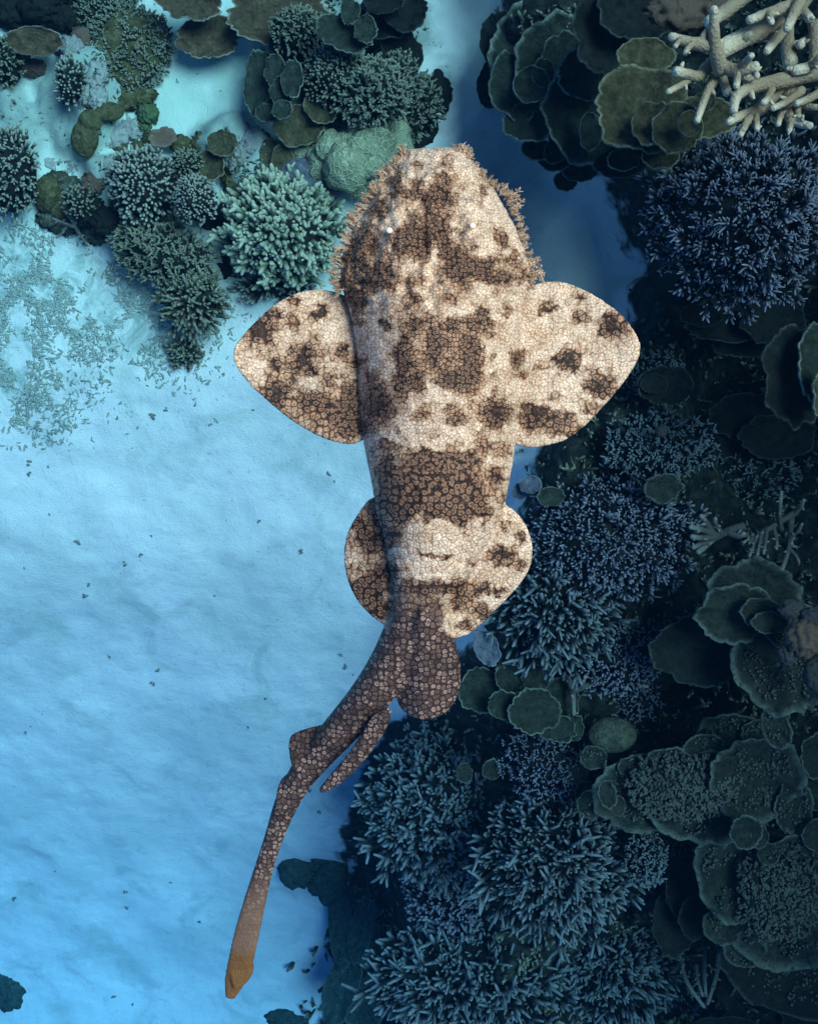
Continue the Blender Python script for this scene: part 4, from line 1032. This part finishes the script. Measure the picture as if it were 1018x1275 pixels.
staghorn('staghorn_coral', 'thin pale comb like staghorn coral near the dark crevice', 'coral',
         [([(990, 638), (960, 656), (932, 676)], 4.6, 2.6, 0, .02), ([(984, 645), (982, 680), (970, 716)], 4.6, 2.6, 0, .0), ([(940, 670), (936, 682), (932, 693)], 2.6, 1.7, .02, .04), ([(947, 665), (944, 680), (942, 692)], 2.6, 1.7, .02, .04), ([(954, 660), (952, 676), (950, 690)], 2.6, 1.7, .02, .04), ([(936, 674), (930, 672), (925, 676)], 2.4, 1.5, .02, .04),
          ([(972, 660), (970, 640), (972, 612)], 3.4, 2.0, .0, .08), ([(962, 656), (966, 672), (966, 684)], 3, 2, .01, .02), ([(982, 670), (992, 662), (998, 652)], 3, 1.8, .0, .04), ([(982, 684), (990, 692), (994, 700)], 3, 1.8, .0, .03), ([(985, 644), (996, 632), (1000, 622)], 3, 2, .0, .04)], G(965, 660) + .34, 'staggrey', sub=5)
plates('plate_coral', 'broad scalloped grey green plates stacked like shelves below staghorn', 'coral', .36, [(870, 806, 60, 44, -.10, 4, 0, 0, 'platedark'), (932, 744, 62, 48, 0, 8, 0, 0), (912, 762, 46, 38, .08, 8, 0, 0), (945, 762, 24, 18, .14), (955, 775, 22, 14, .17)], 'plategrey', edge=.07, lobes=4)
plates('plate_coral', 'large granular grey fan plate with ragged pale edge over the dark hollow', 'coral', .48, [(972, 820, 62, 68, 0, 0, -6, 0), (965, 905, 17, 28, -.06, 0, -8, 20), (985, 780, 40, 30, .05)], 'plategrey', knobs=1.6, edge=.05)
mounds('sponge', 'blue sponge crust with brown dome on the granular fan plate', 'sponge', [(1000, 795, 22, 24, .62, 'brown'), (985, 758, 16, 12, .60), (1012, 768, 16, 12, .62), (980, 815, 12, 14, .60), (1014, 840, 14, 20, .58)], 'bluesponge', rough=.3, freq=3)
plates('plate_coral', 'curled thin plates on the lip of the black hollow', 'coral', .30, [(815, 845, 26, 14, 0, 0, 0, 10), (822, 832, 14, 12, .04)], 'platedark')
staghorn('staghorn_coral', 'pale creeping staghorn runner across the top of the black hollow', 'coral',
         [([(705, 842), (712, 860), (714, 890)], 4.6, 2.6, 0, .0), ([(711, 860), (745, 849), (775, 850), (806, 855)], 5, 2.2, 0, .02), ([(740, 850), (739, 842), (738, 834)], 3, 2, .01, .05), ([(706, 848), (703, 842), (702, 838)], 3, 2, .01, .04), ([(722, 856), (726, 848), (728, 842)], 3, 2, .01, .04)], G(725, 855) + .22, 'staggrey', sub=8)
bush('branching_coral', 'fine blue twig coral hanging below the creeping staghorn runner', 'coral', 785, 872, 36, 22, 'bluetip', 130, 10, 1.7, 1.3, 2, .04, .04, 1.1)
plates('plate_coral', 'pale blue tongue shaped plate tucked under the pelvic fin', 'coral', .20, [(606, 806, 15, 23, 0, 0, 0, 25)], 'plateblue')
plates('plate_coral', 'rosette of rounded green plates below the pelvic fin', 'coral', .16, [(598, 858, 28, 28, -.02), (695, 872, 24, 30, 0, 0, 8, -20), (634, 842, 18, 19, .03, 8), (667, 842, 18, 18, .05, 8), (627, 876, 20, 19, .08, 8), (664, 884, 34, 28, .10, 8, 0, -10), (690, 904, 26, 17, .08, 8, 0, -20), (712, 905, 14, 18, .04)], 'plategreen')
mounds('mushroom_coral', 'smooth oval mushroom coral beside the black hollow', 'coral', [(762, 915, 30, 23, .26)], 'dome', rough=.03, hz=.55, sub=36)

# ------------------------------------------------------------------ lower right
plates('encrusting_plate_coral', 'large nodular grey green plate colony with fan lobed border', 'coral', .30,
       [(800, 985, 66, 48, -.02), (872, 990, 76, 56, 0), (905, 906, 40, 22, -.02, 10, 0, 0), (875, 932, 26, 20, .03, 10), (830, 946, 30, 20, .03, 10), (738, 942, 17, 16, .0, 8), (735, 1000, 18, 18, .0), (785, 952, 18, 14, .02, 8), (935, 965, 62, 54, .06, 4, 4, 0), (984, 1002, 26, 34, .04, 0, 6, 0), (940, 912, 20, 16, .0, 8)], 'plategrey', knobs=2.2, edge=.06)
plates('plate_coral', 'small smooth pale oval plate standing on the nodular plate colony', 'coral', .44, [(755, 988, 11, 18, 0, 0, 0, 12), (768, 1002, 10, 13, -.02)], 'plategrey')
plates('plate_coral', 'heart shaped pale plate between two nodular plate colonies', 'coral', .56, [(926, 1034, 20, 22, 0, 6, 0, 20), (943, 1040, 11, 16, -.01)], 'plategrey', lobes=2)
plates('encrusting_plate_coral', 'broad thick plate colony with smooth left rim and nodular top', 'coral', .34,
       [(985, 1198, 90, 60, -.14, 0, 0, -12, 'platedark'), (975, 1120, 80, 82, -.02), (912, 1080, 48, 66, .04, 0, -6, 0), (898, 1150, 26, 24, .0, -6, -6, 0), (925, 1180, 26, 22, .0, -6), (955, 1062, 14, 14, .14), (985, 1070, 40, 34, .08)], 'plategrey', knobs=1.5, edge=.04)
plates('plate_coral', 'rounded dim plates beside the nodular colony rim', 'coral', .30, [(1003, 985, 26, 24, 0, 6), (1016, 940, 22, 30, .05), (1015, 1040, 18, 20, .10)], 'plategreen')
bush('branching_coral', 'dark turf of tiny branchlets between the nodular plate colonies', 'coral', 850, 1045, 56, 30, 'dkteal', 260, 7, 1.7, 1.3, 1, .12, .06, .9)
bush('branching_coral', 'small bright blue feathery coral tuft on dark reef', 'coral', 803, 1068, 24, 34, 'bluegreen', 190, 10, 1.7, 1.3, 2, .22, .06, 1.2)
plates('plate_coral', 'dark green vertical plate folds left of the thick rimmed colony', 'coral', .18, [(850, 1100, 24, 40, 0, 0, 6, 0), (862, 1140, 20, 28, .04), (835, 1150, 24, 40, -.04)], 'platedark')
staghorn('ribbon_coral', 'pale blue looped ribbon coral in the dark bottom hollow', 'coral',
         [([(832, 1162), (846, 1190), (854, 1222), (876, 1254)], 3.6, 2.4, 0, -.05), ([(868, 1152), (890, 1170), (893, 1205), (880, 1250)], 3.4, 2.4, .03, -.05), ([(878, 1175), (876, 1205), (878, 1240)], 3.4, 2.2, .03, -.04), ([(840, 1168), (848, 1172), (852, 1180)], 2.6, 1.6, .02, .05), ([(822, 1165), (832, 1180), (842, 1186)], 2.6, 1.8, .02, .0), ([(866, 1200), (868, 1220), (874, 1240)], 2.8, 2, .0, -.03)], G(860, 1200) + .36, 'staggrey', sub=9)
bush('branching_coral', 'small dark twig coral in the bottom hollow beside looped ribbon coral', 'coral', 836, 1228, 30, 36, 'bluegreen', 70, 15, 2.2, 1.5, 2, .08, .04, 1.1)
plates('plate_coral', 'dark plate lip jutting from the bottom hollow', 'coral', .18, [(905, 1283, 46, 18, 0), (1000, 1262, 30, 24, .03)], 'platedark')

bush('nodular_coral', 'carpet of small granular nodules over the middle of the lobed plate colony', 'coral', 850, 980, 84, 46, 'nodule', 900, 5.5, 2.2, 1.7, 2, .41, .05, .7, jit=.4, sublen=.7, rings=3)
bush('nodular_coral', 'granular nodule carpet on the thick rimmed plate colony', 'coral', 968, 1112, 62, 70, 'nodule', 800, 5.5, 2.2, 1.7, 2, .43, .05, .7, jit=.4, sublen=.7, rings=3)
# ------------------------------------------------------------------ big thicket at the bottom centre
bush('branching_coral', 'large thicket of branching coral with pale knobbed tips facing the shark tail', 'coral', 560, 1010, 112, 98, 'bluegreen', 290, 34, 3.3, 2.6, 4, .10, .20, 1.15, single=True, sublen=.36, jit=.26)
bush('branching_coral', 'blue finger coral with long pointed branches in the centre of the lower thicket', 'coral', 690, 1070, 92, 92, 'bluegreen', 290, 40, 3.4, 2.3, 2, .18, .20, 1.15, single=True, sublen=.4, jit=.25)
bush('branching_coral', 'fine blue tipped branching coral between rosette plates and lower thicket', 'coral', 678, 945, 56, 52, 'bluetip', 330, 12, 1.9, 1.4, 2, .12, .10, 1.0)
bush('branching_coral', 'dense short branched blue coral in the hollow of the lower thicket', 'coral', 575, 1120, 72, 56, 'bluetip', 220, 19, 3.0, 2.2, 3, .06, .10, 1.1, single=True, sublen=.4)
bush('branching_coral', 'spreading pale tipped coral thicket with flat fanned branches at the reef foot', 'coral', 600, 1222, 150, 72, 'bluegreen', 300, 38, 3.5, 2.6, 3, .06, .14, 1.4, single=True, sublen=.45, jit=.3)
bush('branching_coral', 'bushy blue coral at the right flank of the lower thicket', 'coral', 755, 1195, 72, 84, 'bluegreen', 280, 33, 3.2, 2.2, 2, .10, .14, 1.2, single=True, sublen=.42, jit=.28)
bush('branching_coral', 'small grey knobbed sprig coral under the folded dorsal fin', 'coral', 540, 925, 44, 26, 'bluegreen', 80, 15, 2.5, 2.0, 3, .06, .06, 1.2)
plates('plate_coral', 'tiny grey cup plates poking out of the lower thicket', 'coral', .36, [(611, 957, 12, 14, 0, 8), (578, 962, 10, 13, -.02, 0, 10)], 'plategrey')
plates('plate_coral', 'small rounded grey plates between thicket and nodular colony', 'coral', .26, [(712, 960, 20, 14, 0), (728, 985, 13, 13, .03)], 'plategreen')
plates('leafy_coral', 'upright dark green leaf like plates at the foot of the lower thicket', 'coral', .05,
       [(468, 1075, 30, 62, .00, 0, -10, 0), (428, 1080, 14, 58, .03, 0, -24, 8), (447, 1090, 15, 56, .06, 0, -24, 6), (425, 1150, 16, 56, .03, 0, -24, 4), (452, 1155, 15, 44, .08, 0, -20, -12), (428, 1225, 22, 54, .02, 0, -20, -18), (455, 1215, 34, 70, -.02, 0, -10, 0)], 'frond', edge=.04, thick=.006)
mounds('mound_coral', 'dark teal rounded lumps on sand near the shark tail', 'coral', [(368, 1085, 20, 22, .0), (375, 1052, 16, 14, .0), (402, 1058, 26, 22, .0), (412, 1095, 22, 30, .0), (395, 1105, 12, 10, -.01), (390, 1075, 14, 12, -.01)], 'frond', rough=.3, hz=.45)
mounds('mound_coral', 'small dark lump half buried in sand at the reef foot', 'coral', [(352, 1268, 20, 12, .0), (372, 1274, 18, 12, .0)], 'frond', rough=.3, hz=.5)
mounds('mound_coral', 'dark greenish lump alone on the deep blue sand', 'coral', [(10, 1236, 20, 22, .0), (-4, 1220, 18, 20, .0)], 'frond', rough=.3, hz=.4)

# ------------------------------------------------------------------ low cover between the colonies, rubble, fragments
def scatter(name, label, cat, mat, uv, size, up=.8):
    """many small broken or growing twigs as one mass"""
    rnd = random.Random(name)
    twigs = []
    for i in range(12):
        mb = MB()
        d = Vector((1, 0, 0)); r = rnd.uniform(.11, .19)
        mid = Vector((.2, rnd.gauss(0, .1), rnd.gauss(0, .05)))
        mb.tube([(-.3, 0, 0), mid, (.7, 0, 0)], [r, r, r * .6], 5)
        for k in range(rnd.randint(0, 2)):
            dd = Vector((rnd.uniform(-.2, 1), rnd.gauss(0, 1), rnd.gauss(0, .6))).normalized()
            mb.tube([mid, mid + dd * .42], [r * .8, r * .45], 5, t0=.5)
        twigs.append(raw_mesh(mb.mesh('twig', M[mat])))
    uv = np.array(uv); Z = Gv(uv[:, 0], uv[:, 1])
    inst = []
    for (u, v), z in zip(uv, Z):
        s = px(z); l = rnd.uniform(*size) * s
        d = Vector((rnd.gauss(0, 1), rnd.gauss(0, 1), abs(rnd.gauss(0, 1)) * up)).normalized()
        F = (Vector((1, 0, 0)).rotation_difference(d).to_matrix() @ Matrix.Rotation(rnd.uniform(0, 6.28), 3, 'X')) * l
        inst.append((twigs[rnd.randrange(12)], F, (*W(u, v, z).xy, z + l * .05)))
    o = link(name, merged(name, M[mat], inst))
    o['kind'] = 'stuff'; o['label'] = label; o['category'] = cat

nr = np.random.default_rng(77)
def sample(n, u0, u1, v0, v1, weight):
    out = np.zeros((0, 2))
    while len(out) < n:
        u = nr.uniform(u0, u1, 20000); v = nr.uniform(v0, v1, 20000)
        k = nr.random(20000) < weight(u, v)
        out = np.concatenate([out, np.stack([u[k], v[k]], 1)])
    return out[:n]
def at_depth(u, v, z):
    s_ = (HC - z) / FPX
    return masks((u - CU) * s_, (CV - v) * s_)
scatter('coral_rubble', 'scattered grey green broken coral rubble lying on the white sand', 'rubble', 'rubble',
        sample(5000, -180, 330, 255, 560, lambda u, v: np.maximum.reduce([gauss(u, v, 60, 370, 130, 90), gauss(u, v, 180, 400, 80, 55), gauss(u, v, 20, 480, 80, 60)]) * sstep(.38, .6, fbm(u / 26 + 3, v / 26))), (2.5, 8), .25)
scatter('reef_turf', 'short dark branching growth covering the reef rock between coral colonies', 'reef growth', 'dkteal',
        sample(6500, 360, 1300, -160, 1420, lambda u, v: at_depth(u, v, -.9)[2]), (8, 20), 1.6)
scatter('patch_reef_rubble', 'small broken coral pieces strewn between the upper coral colonies', 'rubble', 'rubble',
        sample(1800, -200, 560, -150, 330, lambda u, v: at_depth(u, v, -1.0)[4] * .9 + .03), (2, 6), .5)
scatter('patch_reef_turf', 'short olive and teal growth covering the upper patch reef between colonies', 'reef growth', 'greygreen',
        sample(3200, -150, 560, -120, 330, lambda u, v: np.maximum.reduce([gauss(u, v, 440, 90, 110, 130), gauss(u, v, 130, 20, 130, 60), gauss(u, v, 150, 260, 110, 60), .7 * gauss(u, v, 300, 215, 50, 30)]) * sstep(.3, .5, fbm(u / 22 + 30, v / 22)) * sstep(.5, .9, at_depth(u, v, -.9)[4])), (4, 10), 1.8)
frag_vars = []
for i in range(5):
    r_ = random.Random(i); mb = MB()
    for k in range(r_.randint(2, 4)):
        p = Vector((r_.gauss(0, .008), r_.gauss(0, .008), 0)); d = Vector((r_.gauss(0, 1), r_.gauss(0, 1), .2)).normalized() * r_.uniform(.012, .026)
        mb.tube([p - d * .5, p + Vector((0, 0, .003)), p + d * .5], [.004, .0055, .003], 6)
    frag_vars.append(mb.mesh('coral_fragment', M['fragment']))
FR = [(62, 640), (96, 672), (176, 690), (190, 668), (158, 702), (110, 728), (30, 708), (105, 742), (375, 684), (322, 648), (268, 742), (200, 834), (33, 912), (38, 905), (156, 1112), (158, 1130), (212, 1098), (18, 1118), (250, 1148), (310, 905), (416, 600), (408, 592), (330, 870), (60, 580), (35, 575), (38, 590), (148, 520), (192, 518), (206, 512), (262, 530), (315, 510), (140, 1240), (165, 1250), (70, 1085), (192, 850), (136, 818), (370, 1000), (385, 985), (396, 1010), (352, 1020), (440, 840), (432, 828), (425, 815)]
for i, (u, v) in enumerate(FR):
    o = link('coral_fragment', frag_vars[i % 5])
    z = G(u, v); o.location = W(u, v, z) + Vector((0, 0, .002)); o.rotation_euler = (0, 0, i * 1.7)
    k = .35 + .75 * ((i * 37) % 10) / 10
    o.scale = (k, k, k)
    o['label'] = 'small dark broken coral fragment lying alone on open sand'; o['category'] = 'coral fragment'; o['group'] = 'coral fragments strewn on the open sand'

# ------------------------------------------------------------------ the sea water
def haze():
    mb = MB()
    x, z0, z1 = 64.0, -3.6, 3.05
    v = [(-x, -x, z0), (x, -x, z0), (x, x, z0), (-x, x, z0), (-x, -x, z1), (x, -x, z1), (x, x, z1), (-x, x, z1)]
    f = [(3, 2, 1, 0), (4, 5, 6, 7), (0, 1, 5, 4), (1, 2, 6, 5), (2, 3, 7, 6), (3, 0, 4, 7)]
    m = bpy.data.meshes.new('haze'); m.from_pydata(v, [], f)
    mat = bpy.data.materials.new('sea_water'); mat.use_nodes = True
    nt = mat.node_tree; nt.nodes.clear()
    out = nt.nodes.new('ShaderNodeOutputMaterial')
    pv = nt.nodes.new('ShaderNodeVolumePrincipled')
    pv.inputs['Density'].default_value = WATER_DENSITY
    pv.inputs['Color'].default_value = (*WATER_SCATTER, 1)
    pv.inputs['Absorption Color'].default_value = (*WATER_ABSORB, 1)
    pv.inputs['Anisotropy'].default_value = 0.3
    nt.links.new(pv.outputs['Volume'], out.inputs['Volume'])
    m.materials.append(mat)
    o = link('haze', m); o['kind'] = 'stuff'; o['label'] = 'clear blue sea water filling the whole scene'; o['category'] = 'water'

# absorption per metre ~ density * (1 - scatter) * (1 - sqrt(absorb))
WATER_DENSITY = 0.225
WATER_SCATTER = (0.003, 0.012, 0.024)
WATER_ABSORB = (0.05, 0.50, 0.90)
haze()
